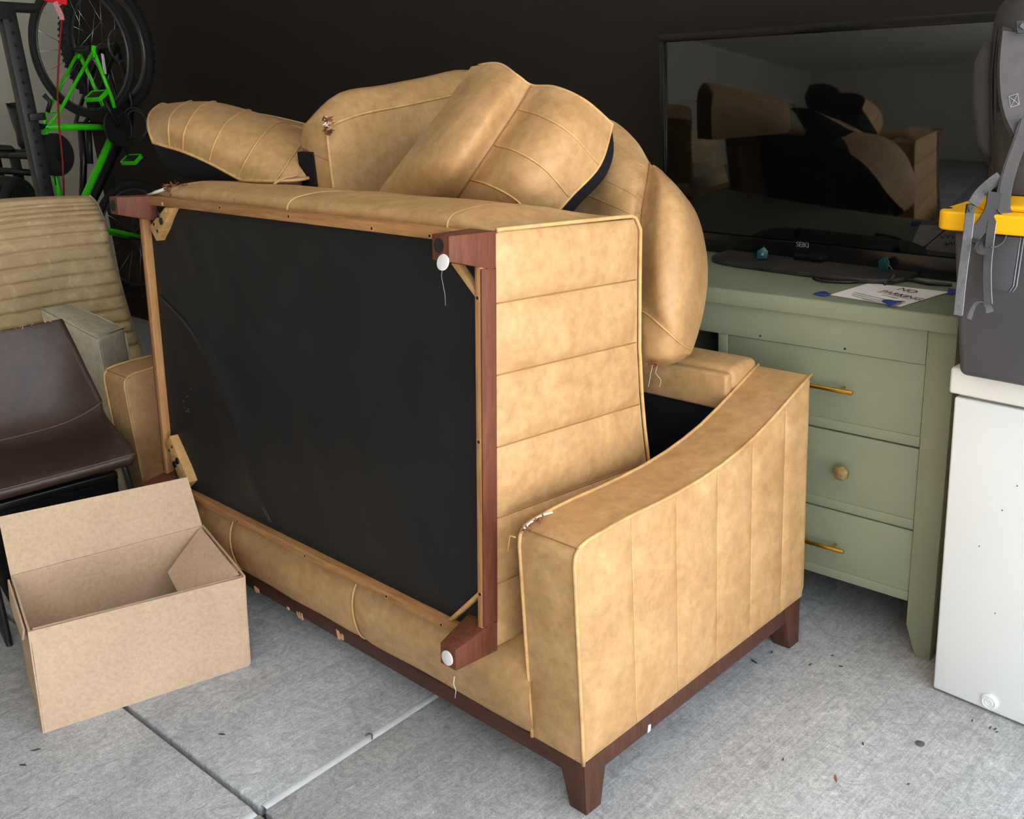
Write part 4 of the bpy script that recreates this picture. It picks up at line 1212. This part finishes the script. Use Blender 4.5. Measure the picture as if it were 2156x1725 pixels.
# ------------------------------------------------------------------ bicycles
def wheel(parent, c, t, nn, R, tyre_r, rim=True, knobs=False, spokes=16):
    """c centre, t in-plane horizontal direction, nn axle direction (world)"""
    c = Vector(c); t = Vector(t).normalized(); nn = Vector(nn).normalized(); z = t.cross(nn).normalized()
    def pt(a_, r_, o=0.0): return c + t*math.cos(a_)*r_ + z*math.sin(a_)*r_ + nn*o
    ty = tube('tyre', [pt(2*math.pi*k/56, R-tyre_r) for k in range(56)], tyre_r, M['tyre'], parent, 10, True, True)
    if knobs:
        vs, fs = [], []
        for k in range(72):
            for o_ in (-.6, 0, .6):
                a_ = 2*math.pi*(k+.5*(o_ == 0))/72
                r0 = R-tyre_r+math.sqrt(1-o_*o_)*tyre_r*.92; w = .006
                o = len(vs)
                for rr2 in (r0, r0+.007):
                    for da, dn in ((-1, -1), (1, -1), (1, 1), (-1, 1)):
                        vs.append(pt(a_+da*w/R, rr2, o_*tyre_r*.95+dn*.006))
                fs += [(o+4, o+5, o+6, o+7)]+[(o+i, o+(i+1) % 4, o+4+(i+1) % 4, o+4+i) for i in range(4)]
        kb = mk('tread_knobs', vs, fs, M['tyre'], ty, False, True); kb['kind'] = 'stuff'
    rm = tube('rim', [pt(2*math.pi*k/56, R-2.3*tyre_r) for k in range(56)], tyre_r*.45, M['rim'], parent, 8, True, True)
    hub = cyl('hub', c-nn*.045, c+nn*.045, .018, M['blackmetal'], parent, 14, True)
    hu = MW[hub.name]
    for k in range(spokes):
        a_ = 2*math.pi*k/spokes; s = 1 if k % 2 else -1
        tube('spoke', [pt(a_+.5*s, .018, .03*s), pt(a_, R-2.4*tyre_r, 0)], .0012, M['spoke'], hub, 4, False, True)
    return ty
BDist = 4.95
GP = at(181, 107, BDist)
gn = Vector((.94, .34, 0)).normalized(); gt = Vector((-.34, .94, 0)).normalized()
gbike = thing('green_bicycle', 'lime green bicycle hanging by its rear wheel near the left wall', 'bicycle', (GP.x, GP.y, .25))
def gp(px, py, off=0.0): return on_plane(px, py, GP+gn*off, gn)
Rw = 0.318
wheel(gbike, at(178, 105, BDist), gt, gn, Rw, .017, spokes=18)
fr_ = tube('frame_tube', [gp(92, 267), gp(246, 268)], .0155, M['lime'], gbike, 12, False, True)
tube('frame_tube', [gp(95, 268), gp(125, 412), gp(140, 480)], .0155, M['lime'], gbike, 12, False, True)
tube('frame_tube', [gp(246, 266), gp(180, 412), gp(158, 462)], .0185, M['lime'], gbike, 12, False, True)
tube('head_tube', [gp(134, 462), gp(160, 500)], .02, M['lime'], gbike, 12, False, True)
cyl('bottom_bracket', gp(244, 267)-gn*.036, gp(244, 267)+gn*.036, .021, M['lime'], gbike, 16, True)
for o_ in (-.05, .05):
    tube('seat_stay', [gp(181, 108)+gn*o_, gp(110, 240)+gn*o_*.8, gp(97, 264)+gn*o_*.3], .0085, M['lime'], gbike, 10, False, True)
    tube('chain_stay', [gp(181, 108)+gn*o_, gp(222, 205)+gn*o_*.8, gp(241, 258)+gn*o_*.55], .0095, M['lime'], gbike, 10, False, True)
    tube('dropout', [gp(181, 98)+gn*o_, gp(181, 122)+gn*o_], .012, M['lime'], gbike, 8, False, True)
cyl('stay_bridge', gp(112, 236)-gn*.045, gp(112, 236)+gn*.045, .006, M['lime'], gbike, 10, True)
cr_ = gp(246, 268, .055)
ring = cyl('chainring', cr_, cr_+gn*.004, .085, M['blackmetal'], gbike, 40, True)
tube('chainring_rim', [cr_+gn*.008+gt*.088*math.cos(k*math.pi/20)+Vector((0, 0, .088*math.sin(k*math.pi/20))) for k in range(40)], .0045, M['blackmetal'], ring, 6, True, True)
tube('crank', [cr_+gn*.012, gp(220, 212, .075)], .009, M['blackmetal'], gbike, 8, False, True)
tube('crank', [gp(244, 267, -.06), gp(270, 330, -.065)], .009, M['blackmetal'], gbike, 8, False, True)
def pedal(c):
    p_ = box('pedal', (-.045, .045), (-.03, .03), (-.008, .008), M['black'], gbike, .003)
    p_.location = MW[gbike.name].inverted() @ c; p_.rotation_euler = (0.5, 0, .35)
    m_ = MW[gbike.name]
    for s in (-1, 1):
        e = box('pedal_cage', (-.048, .048), (s*.032-.002, s*.032+.002), (-.011, .011), M['lime'], p_, .001)
        e = box('pedal_cage', (s*.047-.002, s*.047+.002), (-.03, .03), (-.011, .011), M['lime'], p_, .001)
pedal(gp(203, 202, .10)); pedal(gp(277, 336, -.02))
tube('seat_post', [gp(95, 267), gp(52, 263)], .0135, M['black'], gbike, 10, False, True)
sd = [(20, 218, .018), (26, 216, .05), (34, 230, .062), (38, 255, .05), (42, 280, .03), (44, 305, .022), (45, 314, .008)]
vs, fs = [], []
for px, py, w in sd:
    c = gp(px+4, py)
    for k in range(12):
        a_ = 2*math.pi*k/12
        vs.append(c + gn*math.cos(a_)*w + gt*math.sin(a_)*min(w, .024))
fs = []
for i in range(len(sd)-1):
    for k in range(12): fs.append((i*12+k, i*12+(k+1) % 12, (i+1)*12+(k+1) % 12, (i+1)*12+k))
fs += [tuple(range(12)), tuple((len(sd)-1)*12+k for k in range(12))]
so = mk('saddle', vs, fs, M['black'], gbike, True, True)
tube('saddle_rail', [gp(50, 240), gp(50, 292)], .005, M['spoke'], so, 6, False, True)
box_c = gp(217, 135, .02)
prism('reflector', [box_c+gt*a_+Vector((0, 0, b_)) for a_, b_ in ((-.012, -.045), (.006, -.048), (.012, .045), (-.002, .05))], gn*.006, M['foam'], gbike, .001, True)
# fork and front wheel below
fh = gp(290, 500)
for o_ in (-.05, .05):
    tube('fork_blade', [gp(165, 478)+gn*o_*.6, gp(225, 486)+gn*o_, fh+gn*o_], .0105, M['lime'], gbike, 10, False, True)
wheel(gbike, fh, gt, gn, Rw*.92, .019, spokes=18)
tube('brake_cable', cr([tuple(gp(98, 262, .02)), tuple(gp(82, 280, .03)), tuple(gp(102, 300, .02)), tuple(gp(118, 390, .018))], 6), .003, M['black'], gbike, 6, False, True)
tube('rear_brake', [gp(92, 200, .04), gp(106, 214, .05), gp(100, 236, .04)], .011, M['blackmetal'], gbike, 8, False, True)

# black mountain bicycle behind it
b2 = GP - gn*.17 + gt*.30
bbike = thing('black_bicycle', 'black mountain bicycle with a knobby tyre hanging behind the green bicycle', 'bicycle', (b2.x, b2.y, .3))
b2n = Vector((.90, .43, 0)).normalized(); b2t = Vector((-.43, .90, 0)).normalized()
b2c = on_plane(230, 98, b2, gn)
wheel(bbike, b2c, b2t, b2n, .335, .028, knobs=True, spokes=16)
tube('brake_rotor', [b2c+b2n*.06+b2t*.075*math.cos(k*math.pi/16)+Vector((0, 0, .075*math.sin(k*math.pi/16))) for k in range(32)], .006, M['rim'], bbike, 6, True, True)
def bp2(px, py, o=0.0): return on_plane(px, py, b2+gn*o, gn)
for o_ in (-.05, .05):
    tube('chain_stay', [b2c+b2n*o_, bp2(262, 215)+gn*o_, bp2(268, 265)+gn*o_*.6], .011, M['black'], bbike, 8, False, True)
    tube('seat_stay', [b2c+b2n*o_, bp2(180, 235)+gn*o_, bp2(168, 262)+gn*o_*.6], .010, M['black'], bbike, 8, False, True)
tube('frame_tube', [bp2(165, 264), bp2(268, 266)], .018, M['black'], bbike, 10, False, True)
tube('frame_tube', [bp2(268, 268), bp2(236, 330), bp2(190, 430), bp2(175, 470)], .026, M['black'], bbike, 12, False, True)
tube('frame_tube', [bp2(170, 266), bp2(176, 340), bp2(172, 470)], .018, M['black'], bbike, 10, False, True)
tube('shock', [bp2(186, 270), bp2(190, 345)], .016, M['blackmetal'], bbike, 10, False, True)
rg = bp2(284, 262, .07)
for k_, r_ in enumerate((.085, .072)):
    tube('chainring', [rg+gn*.012*k_+gt*r_*math.cos(k*math.pi/20)+Vector((0, 0, r_*math.sin(k*math.pi/20))) for k in range(40)], .006, M['rim'], bbike, 6, True, True)
fc2 = bp2(262, 490)

# red cord with tag hanging over the bicycles
rc = thing('red_hoist_cord', 'thin red cord with a red tag hanging in front of the bicycle wheel', 'cord', at(128, 200, 4.75))
tube('cord', [at(133, -20, 4.75), at(130, 40, 4.75), at(124, 120, 4.75), at(121, 190, 4.75), at(124, 260, 4.76), at(132, 340, 4.77), at(135, 420, 4.78)], .0045, M['red'], rc, 6, False, True)
tq_ = [at(95, -14, 4.7), at(141, -14, 4.7), at(140, 10, 4.7), at(92, 1, 4.7)]
prism('tag', tq_, FWD*.012, M['redtag'], rc, .002, True)
ribbon('webbing', [at(116, 4, 4.69), at(122, 18, 4.69), at(128, 30, 4.69), at(131, 42, 4.70)], RIGHT, .022, .003, M['pink'], rc, True)

# dark gear on the floor at the far left behind the mattress
bench = thing('weight_bench', 'black padded weight bench in the far left corner behind the mattress', 'bench', at(20, 360, 4.9))
def bb(px, py, d=5.0): return at(px, py, d)
tube('frame_bar', [bb(-20, 322, 5.05), bb(78, 326, 5.05)], .024, M['blackmetal'], bench, 10, False, True)
tube('frame_bar', [bb(-20, 358, 5.0), bb(72, 364, 5.0)], .016, M['blackmetal'], bench, 10, False, True)
hexa('pad', [bb(-20, 318, 5.0), bb(36, 318, 5.0), bb(36, 318, 5.3), bb(-20, 318, 5.3), bb(-20, 303, 5.0), bb(24, 306, 5.0), bb(24, 306, 5.3), bb(-20, 303, 5.3)], M['black'], bench, .02, True, 3)
hexa('pad', [bb(-20, 395, 4.9), bb(62, 395, 4.9), bb(62, 395, 5.2), bb(-20, 395, 5.2), bb(-20, 368, 4.9), bb(40, 372, 4.9), bb(40, 372, 5.2), bb(-20, 368, 5.2)], M['black'], bench, .02, True, 3)
wc = bb(40, 418, 4.88)
tube('wheel', [wc+gt*.075*math.cos(k*math.pi/14)+Vector((0, 0, .075*math.sin(k*math.pi/14))) for k in range(28)], .022, M['tyre'], bench, 8, True, True)
cyl('wheel_hub', wc-gn*.015, wc+gn*.015, .055, M['blackmetal'], bench, 20, True)
tube('post', [bb(30, 330, 5.0), Vector((bb(30, 330, 5.0).x, bb(30, 330, 5.0).y, .02))], .025, M['blackmetal'], bench, 10, False, True)
tube('post', [bb(-10, 330, 5.2), Vector((bb(-10, 330, 5.2).x, bb(-10, 330, 5.2).y, .02))], .025, M['blackmetal'], bench, 10, False, True)
pw = at(116, 326, 4.82)
plate = thing('weight_plate', 'round black weight plate seen between the rack and the green frame', 'weight plate', pw)
cyl('disc', pw-gn*.02, pw+gn*.02, .098, M['tyre'], plate, 36, True, bev=.006)
cyl('plate_hub', pw-gn*.026, pw+gn*.026, .026, M['blackmetal'], plate, 20, True)
cyl('peg', pw-gn*.30, pw-gn*.02, .014, M['blackmetal'], plate, 12, True)
# ------------------------------------------------------------------ grey storage bin with a yellow lid
bz = .832
b0 = on_z(2016, 792, bz); 
sbin = thing('storage_bin', 'dark grey storage bin with a yellow lid standing on the white freezer', 'storage bin', (b0.x, b0.y, bz), (0, 0, FR))
BMI = MW[sbin.name].inverted()
def bpz(px, py, z): return BMI @ on_z(px, py, z)
BWd, BDd, BH = .46, .36, .335
tx = .028
hexa('tub', [(0, 0, .001), (BWd, 0, .001), (BWd, BDd, .001), (0, BDd, .001),
             (-tx, -.022, BH-.02), (BWd+tx, -.022, BH-.02), (BWd+tx, BDd+.022, BH-.02), (-tx, BDd+.022, BH-.02)], M['bin'], sbin, 0.016, seg=4)
def fb(u, h, off):
    k = h/(BH-.02)
    return Vector((u, -.022*k-off, h))
pr_ = bpz(2140, 615, bz).x
pr_ = (BMI @ on_plane(2140, 600, b0+Vector((0, -.012, 0)), Vector((-math.sin(FR), math.cos(FR), 0)))).x
prism('raised_panel', [fb(pr_-.075, .31, 0.0), fb(pr_-.080, .215, 0), fb(pr_-.075, .203, 0), fb(pr_-.014, .200, 0), fb(pr_-.006, .212, 0), fb(pr_+.002, .31, 0)], (0, -.0035, 0), M['bin'], sbin, .0012)
wb_ = m_plain('pale_bin_edge', srgb(140, 140, 142), .5)  # paler grey than the tub, for the panel ridges
for o in (0, .006):
    tube('panel_ridge', [fb(pr_+.004+o, .31, .003), fb(pr_-.003+o, .212, .003), fb(pr_-.010+o, .199, .003)], .0012, wb_, sbin, 6)
lx0, ly0, ch = -.056, -.045, .03
def rounded(x0, x1, y0, y1, r, n=5):
    out = []
    for cx, cy, a0 in ((x0+r, y0+r, math.pi), (x1-r, y0+r, 1.5*math.pi), (x1-r, y1-r, 0), (x0+r, y1-r, .5*math.pi)):
        for k in range(n+1):
            a_ = a0+.5*math.pi*k/n; out.append((cx+r*math.cos(a_), cy+r*math.sin(a_)))
    return out
lidp = rounded(lx0, BWd+.056, ly0, BDd+.045, ch)
lid = prism('lid', [(x, y, BH-.019) for x, y in lidp], (0, 0, .038), M['yellow'], sbin, .005, seg=3, ang=40)
prism('lid_panel', [(x, y, BH+.0185) for x, y in rounded(lx0+.06, BWd-.01, ly0+.04, BDd, .03)], (0, 0, .012), M['yellow'], lid, .006, seg=2, ang=40)
lh = BMI @ on_z(1996, 438, bz+BH+.019)
cyl('lid_hole', (lh.x, lh.y, BH+.0188), (lh.x, lh.y, BH+.0198), .009, M['hole'], lid, 16)
LIDZ = bz+BH+.0305

# ------------------------------------------------------------------ backpack standing on the bin
PD = 2.12     # distance along the view of its visible front
pk = thing('backpack', 'grey hiking backpack with dangling straps standing on the yellow bin lid', 'backpack', on_z(2150, 440, LIDZ))
def pp(px, py, d=PD): return at(px, py, d)
# main body: rows from top to bottom
rows = [[(2150, -40, 2.26), (2180, -46, 2.18), (2240, -52, 2.14), (2320, -50, 2.16), (2390, -40, 2.26)],
        [(2118, -4, 2.26), (2150, -10, 2.15), (2230, -16, 2.08), (2330, -12, 2.10), (2400, 0, 2.24)],
        [(2094, 40, 2.26), (2128, 40, 2.14), (2220, 40, 2.06), (2330, 44, 2.08), (2404, 50, 2.24)],
        [(2084, 130, 2.26), (2116, 130, 2.13), (2215, 132, 2.05), (2330, 134, 2.07), (2402, 140, 2.24)],
        [(2084, 230, 2.26), (2112, 232, 2.13), (2210, 234, 2.05), (2325, 236, 2.07), (2396, 240, 2.24)],
        [(2086, 330, 2.26), (2112, 332, 2.13), (2205, 336, 2.06), (2320, 340, 2.08), (2388, 340, 2.24)],
        [(2094, 410, 2.24), (2116, 416, 2.13), (2200, 424, 2.08), (2310, 426, 2.10), (2376, 420, 2.22)],
        [(2110, 446, 2.22), (2128, 452, 2.16), (2200, 460, 2.13), (2300, 460, 2.14), (2360, 452, 2.20)]]
U = upgrid([[pp(*q) for q in r] for r in rows], 6, 6)
R_, C_ = len(U), len(U[0])
for i in range(R_):
    for j in range(C_): U[i][j].z = max(U[i][j].z, LIDZ+.002)
bk_dir = Vector((-.25, .95, 0))
fv = [p for r in U for p in r]
bvv = []
for i in range(R_):
    for j in range(C_):
        s, v = j/(C_-1), i/(R_-1)
        k = (1-abs(2*s-1)**6)*(1-abs(2*v-1)**8)
        bvv.append(U[i][0].lerp(U[i][-1], s)+bk_dir*.13*k)
N = len(fv)
pb = mk('main_compartment', fv+bvv, grid_faces(R_, C_)+grid_faces(R_, C_, N, True), M['pack'], pk, True, True)
# padded side sleeve along the left edge with zip
tube('side_sleeve', [pp(2080, 92, 2.25), pp(2074, 130, 2.25), pp(2073, 190, 2.25), pp(2076, 250, 2.25), pp(2079, 300, 2.25), pp(2086, 330, 2.25)], [.010, .022, .026, .024, .020, .010], M['pack'], pb, 10, False, True)
tube('side_sleeve', [pp(2076, 200, 2.27), pp(2072, 250, 2.27), pp(2074, 310, 2.27), pp(2086, 345, 2.27)], [.008, .016, .016, .006], M['packdark'], pb, 8, False, True)
for a_, b_ in ((2098, 60), (2106, 58)):
    tube('zip', [pp(a_, b_, 2.20), pp(a_-10, 150, 2.205), pp(a_-10, 240, 2.205), pp(a_-6, 330, 2.205), pp(a_, 390, 2.20)], .0035, M['packdark'], pb, 6, False, True)
# daisy-chain band and patch
ribbon('front_band', [pp(2124, 60, 2.128), pp(2112, 110, 2.12), pp(2112, 180, 2.12), pp(2110, 235, 2.12)], RIGHT, .028, .004, M['packdark'], pb, True)
for py in (95, 140, 185):
    ribbon('band_loop', [pp(2100, py, 2.13), pp(2112, py+1, 2.112), pp(2126, py, 2.11)], DOWN, .012, .003, M['pack'], pb, True, n=3)
# compression strap with x-stitched patch
ribbon('shoulder_strap', [pp(2134, 70, 2.085), pp(2128, 140, 2.08), pp(2130, 200, 2.075), pp(2140, 245, 2.07), pp(2156, 280, 2.06)], RIGHT, .05, .012, M['pack'], pb, True)
pa = [pp(2124, 203, 2.066), pp(2143, 197, 2.064), pp(2146, 220, 2.064), pp(2128, 226, 2.066)]
for a_, b_ in ((0, 1), (1, 2), (2, 3), (3, 0), (0, 2), (1, 3)):
    tube('cross_stitch', [pa[a_], pa[b_]], .0005, M['stitch'], pb, 4, False, True)
bg = pp(2150, 56, 2.06)
prism('badge', [pp(2140, 44, 2.06), pp(2170, 42, 2.06), pp(2172, 68, 2.06), pp(2142, 70, 2.06)], FWD*.004, M['packdark'], pb, .001, True)
prism('badge_mark', [pp(2146, 56, 2.056), pp(2153, 46, 2.056), pp(2162, 56, 2.056), pp(2155, 62, 2.056)], FWD*.003, M['packlight'], pb, .0004, True)
# padded shoulder strap sweeping down the front
sw = [pp(2160, 255, 2.050), pp(2146, 300, 2.045), pp(2128, 350, 2.035), pp(2116, 395, 2.02), pp(2112, 430, 2.005), pp(2118, 460, 1.998), pp(2126, 480, 1.995)]
ribbon('padded_strap', sw, RIGHT, .022, .009, M['pack'], pk, True)
for o in (-.012, .012):
    tube('strap_binding', [p+RIGHT*o for p in [Vector(q) for q in cr([tuple(q) for q in sw], 5)]], .0028, M['packlight'], pk, 6, False, True)
# hip strap loop to the buckle
ribbon('hip_strap', [pp(2106, 372, 2.030), pp(2082, 390, 2.030), pp(2062, 410, 1.990), pp(2048, 430, 1.990)], [DOWN, DOWN+RIGHT, RIGHT], .022, .004, M['packlight'], pk, True)
ribbon('hip_strap', [pp(2094, 405, 1.990), pp(2088, 440, 1.990), pp(2072, 470, 1.990), pp(2056, 490, 1.990), pp(2048, 505, 1.993), pp(2058, 520, 2.002), pp(2078, 524, 2.004)], [RIGHT, RIGHT+DOWN, DOWN], .026, .004, M['packdark'], pk, True)
bkp = [pp(2037, 428, 1.990), pp(2054, 430, 1.990), pp(2052, 452, 1.990), pp(2034, 450, 1.990)]
bu = prism('buckle', bkp, FWD*.008, M['black'], pk, .002, True)
for a_, b_ in (((2040, 432), (2044, 446)), ((2051, 434), (2044, 446))):
    tube('buckle_arm', [pp(*a_, 1.985), pp(*b_, 1.983)], .0016, M['packlight'], bu, 5, False, True)
hp = [pp(2042, 450, 1.990), pp(2036, 500, 1.990), pp(2028, 560, 2.025), pp(2022, 610, 2.025), pp(2018, 652, 2.025), pp(2016, 664, 2.025)]
ribbon('hanging_webbing', hp, RIGHT, .017, .0022, M['packlight'], pk, True)
tube('webbing_edge', [Vector(q)+RIGHT*.0088 for q in cr([tuple(q) for q in hp], 5)], .0012, M['stitch'], pk, 4, False, True)
hp2 = [pp(2092, 440, 1.990), pp(2084, 500, 1.990), pp(2078, 560, 2.025), pp(2078, 610, 2.025), pp(2080, 640, 2.025)]
ribbon('hanging_webbing', hp2, RIGHT, .016, .0022, M['packdark'], pk, True)
tube('webbing_edge', [Vector(q)+RIGHT*.0084 for q in cr([tuple(q) for q in hp2], 5)], .0012, M['stitch'], pk, 4, False, True)
ribbon('curled_webbing_end', [pp(2084, 658, 2.025), pp(2080, 646, 2.025), pp(2068, 638, 2.025), pp(2054, 642, 2.025), pp(2046, 654, 2.025), pp(2040, 672, 2.025)], [RIGHT, RIGHT+FWD, FWD*.6+RIGHT], .016, .002, M['packlight'], pk, True)
lo_ = [pp(2098, 442, 1.990), pp(2112, 462, 1.990), pp(2120, 486, 1.990), pp(2114, 508, 1.995), pp(2098, 520, 2.002), pp(2082, 522, 2.003)]
ribbon('webbing_loop', lo_, [FWD, FWD+RIGHT*.5, FWD], .014, .002, M['packlight'], pk, True)
sl = [pp(2086, 455, 1.990), pp(2096, 452, 1.990), pp(2090, 474, 1.990), pp(2080, 478, 1.990)]
prism('strap_slider', sl, FWD*.006, M['black'], pk, .0015, True)

# ------------------------------------------------------------------ bits on the floor
c = on_z(1937, 1567, 0)
coin = cyl('metal_disc', (c.x, c.y, .0003), (c.x, c.y, .0022), .0105, M['coin'], None, 28, bev=.0004)
tag(coin, 'small dull metal disc lying on the concrete in front of the freezer', 'disc')
def leaf_bit(px, py, L, W, a_, mat, name, label, cat, group=None):
    c = on_z(px, py, 0.0008)
    d = Vector((math.cos(a_), math.sin(a_), 0)); e = Vector((-d.y, d.x, 0))
    vs = [c-d*L, c-d*L*.3+e*W, c+d*L*.5+e*W*.8, c+d*L, c+d*L*.4-e*W*.7, c-d*L*.4-e*W*.8]
    vs += [v+Vector((0, 0, .0012+.002*random.random())) for v in vs]
    fs = [tuple(range(6))[::-1], tuple(range(6, 12))]+[(i, (i+1) % 6, 6+(i+1) % 6, 6+i) for i in range(6)]
    o = mk(name, vs, fs, M[mat], None, False)
    return tag(o, label, cat, group)
leaf_bit(1760, 1640, .012, .0025, 2.2, 'leaf', 'dry_leaf', 'small reddish dry leaf on the concrete at the bottom right', 'leaf')
leaf_bit(1817, 1567, .005, .0018, 2.4, 'debris', 'leaf_fragment', 'tiny grey flake left of the metal disc', 'debris', 'floor crumbs')
for px, py in ((1626, 1374), (1752, 1381), (1770, 1404), (1913, 1652), (2047, 1518), (2085, 1533), (2095, 1536), (2099, 1542), (1649, 1600), (1706, 1400)):
    leaf_bit(px, py, random.uniform(.003, .006), .0016, random.uniform(0, 3), 'debris', 'leaf_fragment', 'tiny dark crumb on the concrete right of the sofa', 'debris', 'floor crumbs')
for px, py, L, a_, lb in ((75, 1580, .012, 1.0, 'dark dry leaf on the concrete below the cardboard box'), (48, 1612, .010, .6, 'small dark leaf at the far left edge of the concrete'), (467, 1547, .010, .5, 'dark sliver on the slab right of the cardboard box'), (1588, 1394, .012, 2.9, 'thin dark stem lying by the sofa rear leg')):
    leaf_bit(px, py, L, .0018, a_, 'debris', 'dry_leaf', lb, 'leaf')
cc4 = on_z(777, 1553, .004)
rim4 = thing('joint_curl', 'small grey curl of rubber stuck on the pale floor joint', 'debris', (cc4.x, cc4.y, 0))
tube('curl', cr([tuple(cc4+Vector((-.012, -.002, 0))), tuple(cc4+Vector((-.006, .006, .004))), tuple(cc4+Vector((.004, .006, .006))), tuple(cc4+Vector((.012, 0, 0)))], 4), .0022, M['coin'], rim4, 6, False, True)
